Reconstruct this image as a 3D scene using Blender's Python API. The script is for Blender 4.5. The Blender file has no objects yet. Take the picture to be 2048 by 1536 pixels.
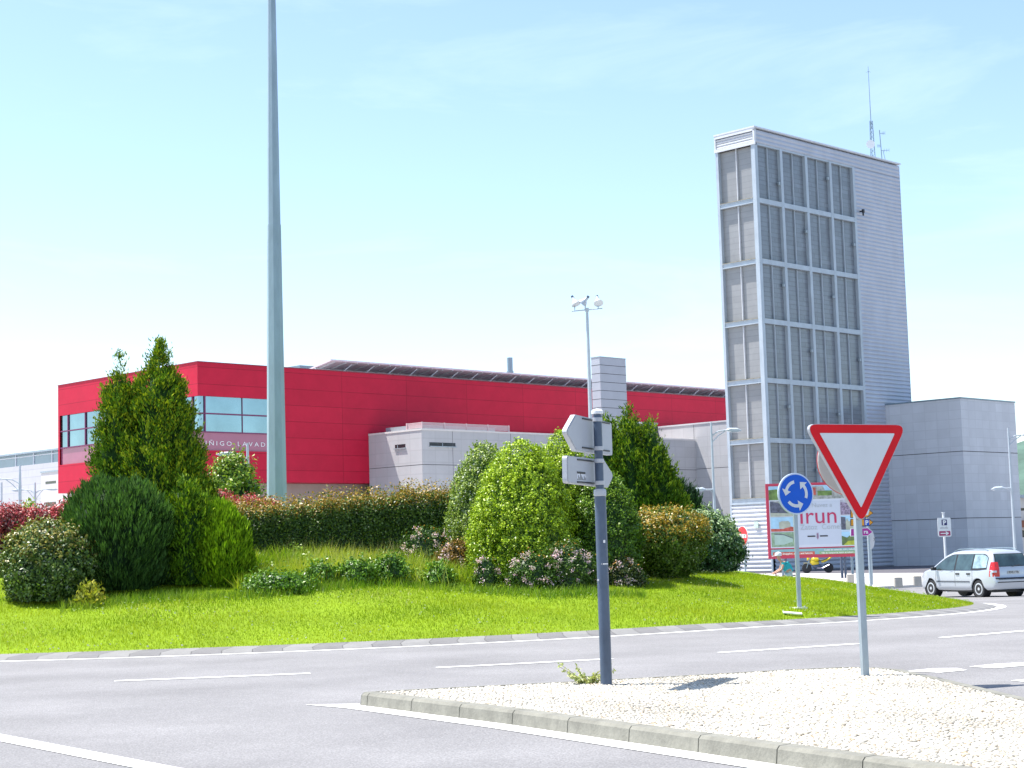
import bpy, math, random
import numpy as np
from mathutils import Vector, Matrix
random.seed(7); RS = np.random.RandomState(11)
SC = bpy.context.scene
R_ = math.radians
# ------------------------------------------------------------------ camera, sky, sun, exposure
F = 3350.; ROLL = R_(1.66); PIT = math.atan(330/3350.)
CAM = Vector((0, 0, 1.6))
_w = Vector((0, math.cos(PIT), math.sin(PIT))); _u0 = Vector((0, -math.sin(PIT), math.cos(PIT))); _r0 = Vector((1, 0, 0))
_r = _r0*math.cos(ROLL) - _u0*math.sin(ROLL); _u = _r0*math.sin(ROLL) + _u0*math.cos(ROLL)
cd = bpy.data.cameras.new('camera'); cam = bpy.data.objects.new('camera', cd); SC.collection.objects.link(cam)
cd.sensor_width = 36; cd.lens = 36*F/2048; cd.clip_start = .1; cd.clip_end = 6000
cam.matrix_world = Matrix(((_r.x, _u.x, -_w.x, CAM.x), (_r.y, _u.y, -_w.y, CAM.y), (_r.z, _u.z, -_w.z, CAM.z), (0, 0, 0, 1)))
SC.camera = cam
SUN_EL = R_(65); SUN_AZ = math.atan2(-.965, .262)      # azimuth from +Y towards +X
sdir = Vector((math.sin(SUN_AZ)*math.cos(SUN_EL), math.cos(SUN_AZ)*math.cos(SUN_EL), math.sin(SUN_EL)))
W = bpy.data.worlds.new('World'); SC.world = W; W.use_nodes = True
nt = W.node_tree; bg = nt.nodes['Background']
sky = nt.nodes.new('ShaderNodeTexSky'); sky.sky_type = 'NISHITA'; sky.sun_disc = False
sky.sun_elevation = SUN_EL; sky.sun_rotation = SUN_AZ; sky.altitude = 10; sky.air_density = 1.0; sky.dust_density = .6; sky.ozone_density = 1.4
tc = nt.nodes.new('ShaderNodeTexCoord'); mp = nt.nodes.new('ShaderNodeMapping'); mp.inputs['Scale'].default_value = (2.2, 2.2, 12); mp.inputs['Rotation'].default_value = (.12, .1, .4)
cn = nt.nodes.new('ShaderNodeTexNoise'); cn.inputs['Scale'].default_value = 1.6; cn.inputs['Detail'].default_value = 7; cn.inputs['Roughness'].default_value = .6; cn.inputs['Distortion'].default_value = .5
cr = nt.nodes.new('ShaderNodeValToRGB'); cr.color_ramp.elements[0].position = .52; cr.color_ramp.elements[0].color = (0, 0, 0, 1); cr.color_ramp.elements[1].position = .85; cr.color_ramp.elements[1].color = (.3, .3, .3, 1)
mx = nt.nodes.new('ShaderNodeMixRGB'); mx.inputs['Color2'].default_value = (5.2, 6.0, 6.6, 1)
nt.links.new(tc.outputs['Generated'], mp.inputs['Vector']); nt.links.new(mp.outputs[0], cn.inputs['Vector']); nt.links.new(cn.outputs['Fac'], cr.inputs[0])
nt.links.new(cr.outputs[0], mx.inputs['Fac']); nt.links.new(sky.outputs[0], mx.inputs['Color1']); nt.links.new(mx.outputs[0], bg.inputs['Color'])
bg.inputs['Strength'].default_value = .125
sl = bpy.data.lights.new('sun', 'SUN'); sl.energy = 4.6; sl.angle = R_(.5); sl.color = (1, .955, .88)
so = bpy.data.objects.new('sun', sl); SC.collection.objects.link(so); so.rotation_euler = sdir.to_track_quat('Z', 'Y').to_euler(); so.location = (-30, 10, 60)
SC.view_settings.view_transform = 'Standard'; SC.view_settings.look = 'None'; SC.view_settings.exposure = 1.07; SC.view_settings.gamma = 1
SC.render.engine = 'CYCLES'; SC.cycles.use_denoising = True; SC.cycles.max_bounces = 6; SC.cycles.transparent_max_bounces = 6
# ------------------------------------------------------------------ measuring helpers (photo pixel -> real place)
def proj(x, y, z):
    d = Vector((x, y, z)) - CAM; k = _w.dot(d); return (1024 + F*_r.dot(d)/k, 768 - F*_u.dot(d)/k)
def ray(px, py): return _w + _r*((px-1024)/F) + _u*((768-py)/F)
def at_z(px, py, z): d = ray(px, py); return CAM + d*((z-1.6)/d.z)
def at_y(px, py, Y): d = ray(px, py); return CAM + d*(Y/d.y)
def tz(y): return 0. if y < 32 else (-.6 if y > 62 else -.6*(y-32)/30)
CX, CY, RI = -8., 49., 20.5
def gz(x, y):
    q = math.hypot(x-CX, y-CY)
    if q >= RI: return tz(y)
    return tz(y) + .06 + 2*(1-(q/RI)**2) + .05*math.sin(x*1.3)*math.cos(y*.9)*min(1, (RI-q)/3)
def ground(px, py, g=None):
    g = g or (lambda x, y: tz(y)); d = ray(px, py); k = 4.
    while k < 900:
        p = CAM + d*k
        if p.z <= g(p.x, p.y): break
        k += .02
    return p
def along(C, D, px, z):
    t = -60.; prev = None
    def f(t):
        x, y = C[0]+t*D[0], C[1]+t*D[1]
        return proj(x, y, z)[0]-px if y > 5 else None
    while t < 150:
        v = f(t)
        if v is not None and prev is not None and v*prev <= 0:
            a, b = t-.5, t
            for _ in range(30):
                m = (a+b)/2
                if f(a)*f(m) <= 0: b = m
                else: a = m
            return a
        prev = v; t += .5
# ------------------------------------------------------------------ mesh helpers
COL = SC.collection
def tag(o, label=None, cat=None, group=None, kind=None):
    for k, v in (('label', label), ('category', cat), ('group', group), ('kind', kind)):
        if v: o[k] = v
    return o
def empty(name, loc, label, cat, group=None, rz=0):
    o = bpy.data.objects.new(name, None); COL.objects.link(o); o.location = loc; o.rotation_euler = (0, 0, rz); o.empty_display_size = .2
    return tag(o, label, cat, group)
class MB:
    def __init__(s, O=(0, 0, 0), X=(1, 0, 0), Y=(0, 1, 0), Z=(0, 0, 1)):
        s.v = []; s.f = []; s.fr(O, X, Y, Z)
    def fr(s, O, X=(1, 0, 0), Y=(0, 1, 0), Z=(0, 0, 1)):
        s.O = Vector(O); s.X = Vector(X).normalized(); s.Y = Vector(Y).normalized(); s.Z = Vector(Z).normalized(); return s
    def P(s, a, b, c): return s.O + s.X*a + s.Y*b + s.Z*c
    def add(s, pts, faces):
        n = len(s.v); s.v += [tuple(s.P(*p)) for p in pts]; s.f += [tuple(i+n for i in f) for f in faces]; return s
    def box(s, a0, a1, b0, b1, c0, c1, bev=0):
        if bev:
            e = bev
            sec = [(a0+e, b0), (a1-e, b0), (a1, b0+e), (a1, b1-e), (a1-e, b1), (a0+e, b1), (a0, b1-e), (a0, b0+e)]
            ins = [(max(a0+e, min(a1-e, x)), max(b0+e, min(b1-e, y))) for x, y in sec]
            pts = [(x, y, c0) for x, y in ins] + [(x, y, c0+e) for x, y in sec] + [(x, y, c1-e) for x, y in sec] + [(x, y, c1) for x, y in ins]
            fs = [tuple(range(7, -1, -1)), tuple(range(24, 32))]
            for k in range(3):
                for i in range(8): j = (i+1) % 8; fs.append((k*8+i, k*8+j, k*8+8+j, k*8+8+i))
            return s.add(pts, fs)
        return s.add([(a0, b0, c0), (a1, b0, c0), (a1, b1, c0), (a0, b1, c0), (a0, b0, c1), (a1, b0, c1), (a1, b1, c1), (a0, b1, c1)],
                     [(0, 3, 2, 1), (4, 5, 6, 7), (0, 1, 5, 4), (1, 2, 6, 5), (2, 3, 7, 6), (3, 0, 4, 7)])
    def prism(s, poly, c0, c1):
        """polygon in (a,b), extruded along Z"""
        n = len(poly); return s.add([(x, y, c0) for x, y in poly]+[(x, y, c1) for x, y in poly],
            [tuple(range(n-1, -1, -1)), tuple(range(n, 2*n))]+[(i, (i+1) % n, n+(i+1) % n, n+i) for i in range(n)])
    def plate(s, poly, b0, b1):
        """polygon in (a,c), thickness along Y"""
        n = len(poly); return s.add([(x, b0, y) for x, y in poly]+[(x, b1, y) for x, y in poly],
            [tuple(range(n)), tuple(range(2*n-1, n-1, -1))]+[((i+1) % n, i, n+i, n+(i+1) % n) for i in range(n)])
    def sheet(s, poly, b): return s.add([(x, b, y) for x, y in poly], [tuple(range(len(poly)))])
    def tube(s, pts, rad, n=8, cap=True):
        pts = [s.P(*p) for p in pts]; rad = rad if isinstance(rad, (list, tuple)) else [rad]*len(pts); base = len(s.v); m = len(pts)
        up = Vector((0, 0, 1))
        for i, p in enumerate(pts):
            d = (pts[min(i+1, m-1)]-pts[max(i-1, 0)]).normalized()
            x = d.cross(up if abs(d.dot(up)) < .95 else Vector((1, 0, 0))).normalized(); y = d.cross(x)
            for k in range(n):
                a = 2*math.pi*(k+.5)/n; s.v.append(tuple(p+x*math.cos(a)*rad[i]+y*math.sin(a)*rad[i]))
        for i in range(m-1):
            for k in range(n):
                j = (k+1) % n; s.f.append((base+i*n+k, base+i*n+j, base+(i+1)*n+j, base+(i+1)*n+k))
        if cap: s.f.append(tuple(base+k for k in range(n))); s.f.append(tuple(base+(m-1)*n+k for k in range(n-1, -1, -1)))
        return s
    def lathe(s, prof, n=20, axis='z', at=(0, 0, 0)):
        base = len(s.v); m = len(prof)
        for r, h in prof:
            for k in range(n):
                a = 2*math.pi*k/n; c_, s_ = r*math.cos(a), r*math.sin(a)
                p = {'z': (c_, s_, h), 'y': (c_, h, s_), 'x': (h, c_, s_)}[axis]
                s.v.append(tuple(s.P(p[0]+at[0], p[1]+at[1], p[2]+at[2])))
        for i in range(m-1):
            for k in range(n): j = (k+1) % n; s.f.append((base+i*n+k, base+i*n+j, base+(i+1)*n+j, base+(i+1)*n+k))
        s.f.append(tuple(base+k for k in range(n-1, -1, -1))); s.f.append(tuple(base+(m-1)*n+k for k in range(n)))
        return s
    def build(s, name, mat, parent=None, smooth=False, label=None):
        me = bpy.data.meshes.new(name); off = parent_loc(parent)
        me.from_pydata([(v[0]-off[0], v[1]-off[1], v[2]-off[2]) for v in s.v] if s.world else s.v, [], s.f)
        bm_fix(me)
        o = bpy.data.objects.new(name, me); COL.objects.link(o); me.materials.append(mat)
        if parent: o.parent = parent
        if smooth:
            me.polygons.foreach_set('use_smooth', [True]*len(me.polygons))
            if smooth != 'all':
                mod = None
                me.set_sharp_from_angle(angle=R_(35))
        if label: o['label'] = label
        return o
    world = True
class LB(MB):
    world = False           # vertices local to the parent
def parent_loc(p):
    v = Vector((0, 0, 0))
    while p is not None: v += p.location; p = p.parent
    return v
import bmesh
def bm_fix(me):
    if len(me.polygons) > 20000: return
    b = bmesh.new(); b.from_mesh(me); bmesh.ops.recalc_face_normals(b, faces=b.faces); b.to_mesh(me); b.free()
def struct(o, kind='structure', label=None, cat=None): return tag(o, label, cat, None, kind)
def copy_tree(o, parent=None):
    c = o.copy(); COL.objects.link(c); c.parent = parent
    for ch in list(o.children): copy_tree(ch, c)
    return c
def np_mesh(name, V, Q, mat, parent=None, col=None, k=4, smooth=False):
    me = bpy.data.meshes.new(name); V = np.asarray(V, dtype=np.float32)
    off = parent_loc(parent); V = V - np.array(off[:], dtype=np.float32)
    me.vertices.add(len(V)); me.vertices.foreach_set('co', V.ravel())
    Q = np.asarray(Q, dtype=np.int32); me.loops.add(Q.size); me.loops.foreach_set('vertex_index', Q.ravel())
    me.polygons.add(len(Q)); me.polygons.foreach_set('loop_start', np.arange(0, Q.size, k, dtype=np.int32))
    if col is not None:
        a = me.color_attributes.new('Col', 'FLOAT_COLOR', 'POINT'); c4 = np.ones((len(V), 4), dtype=np.float32); c4[:, :3] = col; a.data.foreach_set('color', c4.ravel())
    if smooth: me.polygons.foreach_set('use_smooth', np.ones(len(Q), dtype=bool))
    me.update(calc_edges=True); me.validate()
    o = bpy.data.objects.new(name, me); COL.objects.link(o); me.materials.append(mat)
    if parent: o.parent = parent
    return o
def text_geo(body, size=1., align='CENTER', spacing=1., bold=0.):
    cu = bpy.data.curves.new('t', 'FONT'); cu.body = body; cu.size = size; cu.align_x = align; cu.space_character = spacing; cu.offset = bold; cu.resolution_u = 3
    ob = bpy.data.objects.new('t', cu); COL.objects.link(ob); bpy.context.view_layer.update()
    me = ob.evaluated_get(bpy.context.evaluated_depsgraph_get()).to_mesh()
    v = [tuple(p.co) for p in me.vertices]; f = [tuple(p.vertices) for p in me.polygons]
    ob.evaluated_get(bpy.context.evaluated_depsgraph_get()).to_mesh_clear(); bpy.data.objects.remove(ob); bpy.data.curves.remove(cu)
    return v, f
def add_text(mb, body, a, c, b, size, align='CENTER', spacing=1., bold=0., sx=1.):
    v, f = text_geo(body, size, align, spacing, bold); mb.add([(a+p[0]*sx, b, c+p[1]) for p in v], f); return mb
# ------------------------------------------------------------------ materials
def mat(name, col, rough=.6, var=.12, ns=2., bump=0., bs=30., metal=0., spec=.5, coat=0., emit=None, streak=0., nd=5):
    m = bpy.data.materials.new(name); m.use_nodes = True; t = m.node_tree; b = t.nodes['Principled BSDF']
    b.inputs['Roughness'].default_value = rough; b.inputs['Metallic'].default_value = metal; b.inputs['Specular IOR Level'].default_value = spec
    if coat: b.inputs['Coat Weight'].default_value = coat; b.inputs['Coat Roughness'].default_value = .08
    tcn = t.nodes.new('ShaderNodeTexCoord'); L = t.links
    if var:
        n = t.nodes.new('ShaderNodeTexNoise'); n.inputs['Scale'].default_value = ns; n.inputs['Detail'].default_value = nd; n.inputs['Roughness'].default_value = .65
        mpn = t.nodes.new('ShaderNodeMapping'); mpn.inputs['Scale'].default_value = (1, 1, 1-streak*.92)
        L.new(tcn.outputs['Object'], mpn.inputs[0]); L.new(mpn.outputs[0], n.inputs['Vector'])
        r = t.nodes.new('ShaderNodeMapRange'); r.inputs['From Min'].default_value = .3; r.inputs['From Max'].default_value = .7; r.inputs['To Min'].default_value = 1-var; r.inputs['To Max'].default_value = 1+var
        L.new(n.outputs['Fac'], r.inputs[0])
        x = t.nodes.new('ShaderNodeVectorMath'); x.operation = 'SCALE'; x.inputs[0].default_value = col[:3]; L.new(r.outputs[0], x.inputs['Scale']); L.new(x.outputs[0], b.inputs['Base Color'])
        m['colnode'] = x.name
    else: b.inputs['Base Color'].default_value = (*col[:3], 1)
    if bump:
        n2 = t.nodes.new('ShaderNodeTexNoise'); n2.inputs['Scale'].default_value = bs; n2.inputs['Detail'].default_value = 4; L.new(tcn.outputs['Object'], n2.inputs['Vector'])
        bp = t.nodes.new('ShaderNodeBump'); bp.inputs['Strength'].default_value = bump; bp.inputs['Distance'].default_value = .02; L.new(n2.outputs['Fac'], bp.inputs['Height']); L.new(bp.outputs[0], b.inputs['Normal'])
    if emit: b.inputs['Emission Color'].default_value = (*emit, 1); b.inputs['Emission Strength'].default_value = 1
    return m
def panel_mat(name, col, bw, bh, line=.6, gap=.02, var=.05, rough=.6, ns=1.5, bump=.0, streak=.5, off=.5, spec=.5, vshift=0., fine=0.):
    """flat panels: u runs along either wall (1.414*Y), v up; seams slightly darker"""
    m = mat(name, col, rough, var*1.6, ns, bump, 25, spec=spec, streak=streak); t = m.node_tree; L = t.links; b = t.nodes['Principled BSDF']
    tcn = t.nodes.new('ShaderNodeTexCoord'); sp = t.nodes.new('ShaderNodeSeparateXYZ'); L.new(tcn.outputs['Object'], sp.inputs[0])
    mu = t.nodes.new('ShaderNodeMath'); mu.operation = 'MULTIPLY'; mu.inputs[1].default_value = 1.41421; L.new(sp.outputs['Y'], mu.inputs[0])
    av = t.nodes.new('ShaderNodeMath'); av.operation = 'ADD'; av.inputs[1].default_value = vshift; L.new(sp.outputs['Z'], av.inputs[0])
    cb = t.nodes.new('ShaderNodeCombineXYZ'); L.new(mu.outputs[0], cb.inputs[0]); L.new(av.outputs[0], cb.inputs[1])
    br = t.nodes.new('ShaderNodeTexBrick'); br.offset = off; br.inputs['Scale'].default_value = 1; br.inputs['Brick Width'].default_value = bw; br.inputs['Row Height'].default_value = bh
    br.inputs['Mortar Size'].default_value = gap; br.inputs['Mortar Smooth'].default_value = .1; br.inputs['Bias'].default_value = 0
    br.inputs['Color1'].default_value = (1+var,)*3+(1,); br.inputs['Color2'].default_value = (1-var,)*3+(1,); br.inputs['Mortar'].default_value = (line,)*3+(1,)
    L.new(cb.outputs[0], br.inputs['Vector'])
    x = t.nodes[m['colnode']]; mm = t.nodes.new('ShaderNodeMixRGB'); mm.blend_type = 'MULTIPLY'; mm.inputs['Fac'].default_value = 1
    L.new(x.outputs[0], mm.inputs['Color1']); L.new(br.outputs['Color'], mm.inputs['Color2']); L.new(mm.outputs[0], b.inputs['Base Color'])
    return m
def leaf_mat(name, rough=.45, tr=.3, spec=.5):
    m = bpy.data.materials.new(name); m.use_nodes = True; t = m.node_tree; b = t.nodes['Principled BSDF']; L = t.links
    at = t.nodes.new('ShaderNodeAttribute'); at.attribute_name = 'Col'; b.inputs['Roughness'].default_value = rough; b.inputs['Specular IOR Level'].default_value = spec
    L.new(at.outputs['Color'], b.inputs['Base Color']); tl = t.nodes.new('ShaderNodeBsdfTranslucent')
    g = t.nodes.new('ShaderNodeMixRGB'); g.blend_type = 'MULTIPLY'; g.inputs['Fac'].default_value = 1; g.inputs['Color2'].default_value = (1.25, 1.4, .6, 1); L.new(at.outputs['Color'], g.inputs['Color1']); L.new(g.outputs[0], tl.inputs['Color'])
    mxs = t.nodes.new('ShaderNodeMixShader'); mxs.inputs[0].default_value = tr; L.new(b.outputs[0], mxs.inputs[1]); L.new(tl.outputs[0], mxs.inputs[2]); L.new(mxs.outputs[0], t.nodes['Material Output'].inputs['Surface'])
    return m
M = dict(
 galv=mat('galvanised_steel', (.36, .42, .46), .5, .12, 9, metal=.35, streak=.7),
 galvd=mat('weathered_steel', (.2, .27, .32), .45, .15, 6, metal=.3, streak=.8),
 slate=mat('dark_grey_paint', (.06, .09, .145), .4, .2, 5, streak=.5),
 signback=mat('sign_back_grey', (.42, .44, .48), .5, .06, 4),
 white=mat('white_paint', (.72, .73, .75), .5, .05, 6),
 red=mat('sign_red', (.62, .003, .012), .4, .06, 5, spec=.2),
 blue=mat('sign_blue', (.001, .095, .55), .35, .05, 5, spec=.25),
 signw=mat('sign_white', (.6, .62, .65), .4, .04, 3),
 black=mat('black_plastic', (.02, .02, .024), .5, .1, 8),
 rubber=mat('rubber', (.03, .03, .033), .85, .15, 20),
 orange=mat('sign_orange', (.75, .3, .01), .4, .05, 5),
 magenta=mat('sign_magenta', (.42, .02, .28), .4, .05, 5),
 glassd=mat('dark_glass', (.02, .03, .035), .06, .2, 3, spec=.8),
 steelw=mat('white_steel', (.6, .62, .66), .5, .08, 5),
)
# ================================================================== SETTING
E1 = (.70710678, .70710678, 0); E2 = (-.70710678, .70710678, 0)
def asphalt(name, col, var):
    m = mat(name, col, .9, var, .35, 0, 30, spec=.25, nd=8); t = m.node_tree; L = t.links; b = t.nodes['Principled BSDF']
    x = t.nodes[m['colnode']]; tcn = t.nodes.new('ShaderNodeTexCoord')
    n = t.nodes.new('ShaderNodeTexVoronoi'); n.inputs['Scale'].default_value = 55; L.new(tcn.outputs['Object'], n.inputs['Vector'])
    r = t.nodes.new('ShaderNodeMapRange'); r.inputs['From Max'].default_value = .8; r.inputs['To Min'].default_value = .72; r.inputs['To Max'].default_value = 1.25; L.new(n.outputs['Distance'], r.inputs[0])
    s = t.nodes.new('ShaderNodeVectorMath'); s.operation = 'SCALE'; L.new(x.outputs[0], s.inputs[0]); L.new(r.outputs[0], s.inputs['Scale'])
    # worn wheel tracks following the ring
    sb = t.nodes.new('ShaderNodeVectorMath'); sb.operation = 'SUBTRACT'; sb.inputs[1].default_value = (CX, CY, 0); L.new(tcn.outputs['Object'], sb.inputs[0])
    ln = t.nodes.new('ShaderNodeVectorMath'); ln.operation = 'LENGTH'; L.new(sb.outputs[0], ln.inputs[0])
    n3 = t.nodes.new('ShaderNodeTexNoise'); n3.inputs['Scale'].default_value = .25; L.new(tcn.outputs['Object'], n3.inputs['Vector'])
    ad = t.nodes.new('ShaderNodeMath'); ad.operation = 'MULTIPLY_ADD'; ad.inputs[1].default_value = .8; L.new(n3.outputs['Fac'], ad.inputs[0]); L.new(ln.outputs['Value'], ad.inputs[2])
    ml = t.nodes.new('ShaderNodeMath'); ml.operation = 'MULTIPLY'; ml.inputs[1].default_value = 2.1; L.new(ad.outputs[0], ml.inputs[0])
    sn = t.nodes.new('ShaderNodeMath'); sn.operation = 'SINE'; L.new(ml.outputs[0], sn.inputs[0])
    mr = t.nodes.new('ShaderNodeMapRange'); mr.inputs['From Min'].default_value = -1; mr.inputs['To Min'].default_value = .98; mr.inputs['To Max'].default_value = 1.02; L.new(sn.outputs[0], mr.inputs[0])
    s2 = t.nodes.new('ShaderNodeVectorMath'); s2.operation = 'SCALE'; L.new(s.outputs[0], s2.inputs[0]); L.new(mr.outputs[0], s2.inputs['Scale']); L.new(s2.outputs[0], b.inputs['Base Color'])
    bp = t.nodes.new('ShaderNodeBump'); bp.inputs['Strength'].default_value = .5; bp.inputs['Distance'].default_value = .008; L.new(n.outputs['Distance'], bp.inputs['Height']); L.new(bp.outputs[0], b.inputs['Normal'])
    return m
M['asphalt'] = asphalt('asphalt', (.2, .195, .198), .16)
M['paint'] = mat('road_paint', (.78, .78, .76), .7, .14, 9, .2, 60, nd=8)
ys = [-60, 0, 32, 62, 120, 400, 2500]; xs = [-1600, -60, 0, 60, 1800]
v = [(x, y, tz(y)) for y in ys for x in xs]; f = [(j*5+i, j*5+i+1, j*5+i+6, j*5+i+5) for j in range(len(ys)-1) for i in range(4)]
g = MB(); g.v = v; g.f = f; struct(g.build('road', M['asphalt']))
def strip(name, pts_in, pts_out, m, lift=.006, rise=0.):
    g = MB(); n = len(pts_in)
    g.v = [(x, y, tz(y)+lift+rise) for x, y in pts_in]+[(x, y, tz(y)+lift) for x, y in pts_out]; g.f = [(i, i+1, n+i+1, n+i) for i in range(n-1)]
    return g
def ring_pts(r, a0, a1, st=1.): n = max(2, int(abs(a1-a0)/st)+1); return [(CX+r*math.cos(R_(a0+(a1-a0)*i/(n-1))), CY+r*math.sin(R_(a0+(a1-a0)*i/(n-1)))) for i in range(n)]
mk = MB()
def addm(g): n = len(mk.v); mk.v += g.v; mk.f += [tuple(i+n for i in f) for f in g.f]
addm(strip('', ring_pts(21.05, -180, 180, .8), ring_pts(21.27, -180, 180, .8), None))
k0 = -84.4
for i in range(9): addm(strip('', ring_pts(26.45, k0, k0+5.6, .7), ring_pts(26.62, k0, k0+5.6, .7), None)); k0 += 9.35
for i in range(3): a = -84.4-9.35*(i+1); addm(strip('', ring_pts(26.45, a, a+5.6, .7), ring_pts(26.62, a, a+5.6, .7), None))
def quad_px(pts, lift=.006):
    g = MB(); g.v = [tuple(at_z(x, y, 0)+Vector((0, 0, lift))) for x, y in pts]; g.f = [tuple(range(len(pts)))]; addm(g)
quad_px([(1811, 1343), (1866, 1337.5), (1914, 1337), (1935, 1341), (1880, 1346)])
quad_px([(1938, 1334), (1992, 1328.5), (2060, 1325), (2075, 1330), (1990, 1337)])
quad_px([(2021, 1362), (2060, 1359), (2120, 1362), (2080, 1367)])
def line2(p, q, w):
    p = Vector((p[0], p[1])); q = Vector((q[0], q[1])); d = (q-p).normalized(); n = Vector((-d.y, d.x))*w/2; k = 12; g = MB()
    for i in range(k+1): c = p.lerp(q, i/k); g.v += [(c.x+n.x, c.y+n.y, .006), (c.x-n.x, c.y-n.y, .006)]
    g.f = [(2*i, 2*i+1, 2*i+3, 2*i+2) for i in range(k)]; addm(g)
a_ = at_z(0, 1476, 0); b_ = at_z(330, 1540, 0); d_ = (b_-a_).normalized(); line2(a_-d_*6, b_+d_*3.5, .24)
# splitter island outline (outer foot of its kerb)
K = [at_z(x, y, 0) for x, y in ((724, 1409), (1024, 1451), (1553, 1530))]
fd = (K[2]-K[1]).normalized(); far = K[2]+fd*4.5
out = [far, K[2], K[1], Vector((-1.62, 17.82, 0)), Vector((-1.70, 17.93, 0)), Vector((-1.70, 18.04, 0)), Vector((-1.58, 18.12, 0))]
for a in (-77, -75, -73, -71, -69.5): out.append(Vector((CX+31.5*math.cos(R_(a)), CY+31.5*math.sin(R_(a)), 0)))
out += [Vector((3.75, 19.62, 0)), Vector((4.1, 19.4, 0)), Vector((4.3, 19.0, 0)), Vector((4.42, 17.6, 0)), Vector((4.62, 14.6, 0)), Vector((4.9, 9, 0)), Vector((4.6, 7.4, 0))]
out = [(p.x, p.y) for p in out]
# white line hugging the front kerb, with its wedge-shaped nose
gw = []
for i in range(4):
    p = out[i]; q0 = out[max(0, i-1)]; q1 = out[min(3, i+1)]; d = Vector((q1[0]-q0[0], q1[1]-q0[1])).normalized(); n = Vector((d.y, -d.x))
    if (n.x*(p[0]+0)+n.y*(p[1]-18)) < 0 and False: n = -n
    gw.append((p, (p[0]-abs(n.x)*.26, p[1]-abs(n.y)*.26)))
g = MB(); g.v = [(p[0][0], p[0][1], .006) for p in gw]+[(p[1][0], p[1][1], .006) for p in gw]; g.f = [(i, i+1, 5+i, 4+i) for i in range(3)]
tp = at_z(610, 1410, 0); ni = len(g.v); g.v += [(tp.x, tp.y, .006), (out[4][0], out[4][1], .006), (out[5][0]-.02, out[5][1]+.06, .006)]; g.f += [(3, 7, ni, ni+2, ni+1)]
addm(g)
struct(mk.build('road_markings', M['paint']))
# kerb round the island: individual stones
M['kerb'] = mat('kerb_concrete', (.2, .195, .165), .85, .25, 5, .3, 40, streak=.3, nd=8)
def resample(P, step, closed=True):
    P = [Vector(p) for p in P]; n = len(P); seg = [(P[i], P[(i+1) % n]) for i in range(n if closed else n-1)]
    r = []
    for a, b in seg:
        L_ = (b-a).length; k = max(1, round(L_/step))
        for i in range(k): r.append(a.lerp(b, i/k))
    if not closed: r.append(P[-1])
    return r
ccx = sum(p[0] for p in out)/len(out); ccy = sum(p[1] for p in out)/len(out)
ar = sum(out[i][0]*out[(i+1) % len(out)][1]-out[(i+1) % len(out)][0]*out[i][1] for i in range(len(out)))
sgn = 1 if ar > 0 else -1
def inset(P, d):
    r = []; n = len(P)
    for i in range(n):
        p = Vector(P[i]); a = (p-Vector(P[i-1])).normalized(); b = (Vector(P[(i+1) % n])-p).normalized()
        m = Vector((-a.y-b.y, a.x+b.x)); m = m.normalized()*sgn if m.length > 1e-6 else Vector((0, 0)); c = max(.5, m.dot(Vector((-a.y, a.x))*sgn)); r.append(p+m*d/c)
    return r
rp = resample(out, 1.0); prof = [(0, 0), (.012, .11), (.035, .135), (.15, .14), (.15, .05)]; loops = [inset(rp, d) for d, h in prof]
kb = MB()
for i in range(len(rp)):
    j = (i+1) % len(rp); pts = []
    for e, (u_, v_) in enumerate(((i, j), (j, i))):
        for k, (d, h) in enumerate(prof):
            a = loops[k][u_]; b = loops[k][v_]; q = a+(b-a).normalized()*.006; pts.append((q.x, q.y, h))
    kb.add(pts, [(k, k+1, 6+k, 5+k) for k in range(4)]+[(0, 1, 2, 3, 4), (9, 8, 7, 6, 5)])
struct(kb.build('kerb', M['kerb']))
bedp = inset(rp, .149)
M['mortar'] = mat('pebble_mortar', (.46, .43, .37), .9, .15, 4, .6, 40, nd=8)
bd = MB(); bd.v = [(p.x, p.y, .125) for p in bedp]; bd.f = [tuple(range(len(bedp)))]; struct(bd.build('traffic_island', M['mortar']))
def inside(x, y, P):
    c = False; n = len(P)
    for i in range(n):
        x0, y0 = P[i]; x1, y1 = P[(i+1) % n]
        if (y0 > y) != (y1 > y) and x < (x1-x0)*(y-y0)/(y1-y0)+x0: c = not c
    return c
bp_ = [(p.x, p.y) for p in inset(rp, .16)]
ph = (1+5**.5)/2; ico = np.array([(-1, ph, 0), (1, ph, 0), (-1, -ph, 0), (1, -ph, 0), (0, -1, ph), (0, 1, ph), (0, -1, -ph), (0, 1, -ph), (ph, 0, -1), (ph, 0, 1), (-ph, 0, -1), (-ph, 0, 1)])/1.902
icf = np.array([(0, 11, 5), (0, 5, 1), (0, 1, 7), (0, 7, 10), (0, 10, 11), (1, 5, 9), (5, 11, 4), (11, 10, 2), (10, 7, 6), (7, 1, 8), (3, 9, 4), (3, 4, 2), (3, 2, 6), (3, 6, 8), (3, 8, 9), (4, 9, 5), (2, 4, 11), (6, 2, 10), (8, 6, 7), (9, 8, 1)])
Vp = []; Fp = []; Cp = []; cnt = 0
yy = 8.9
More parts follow.
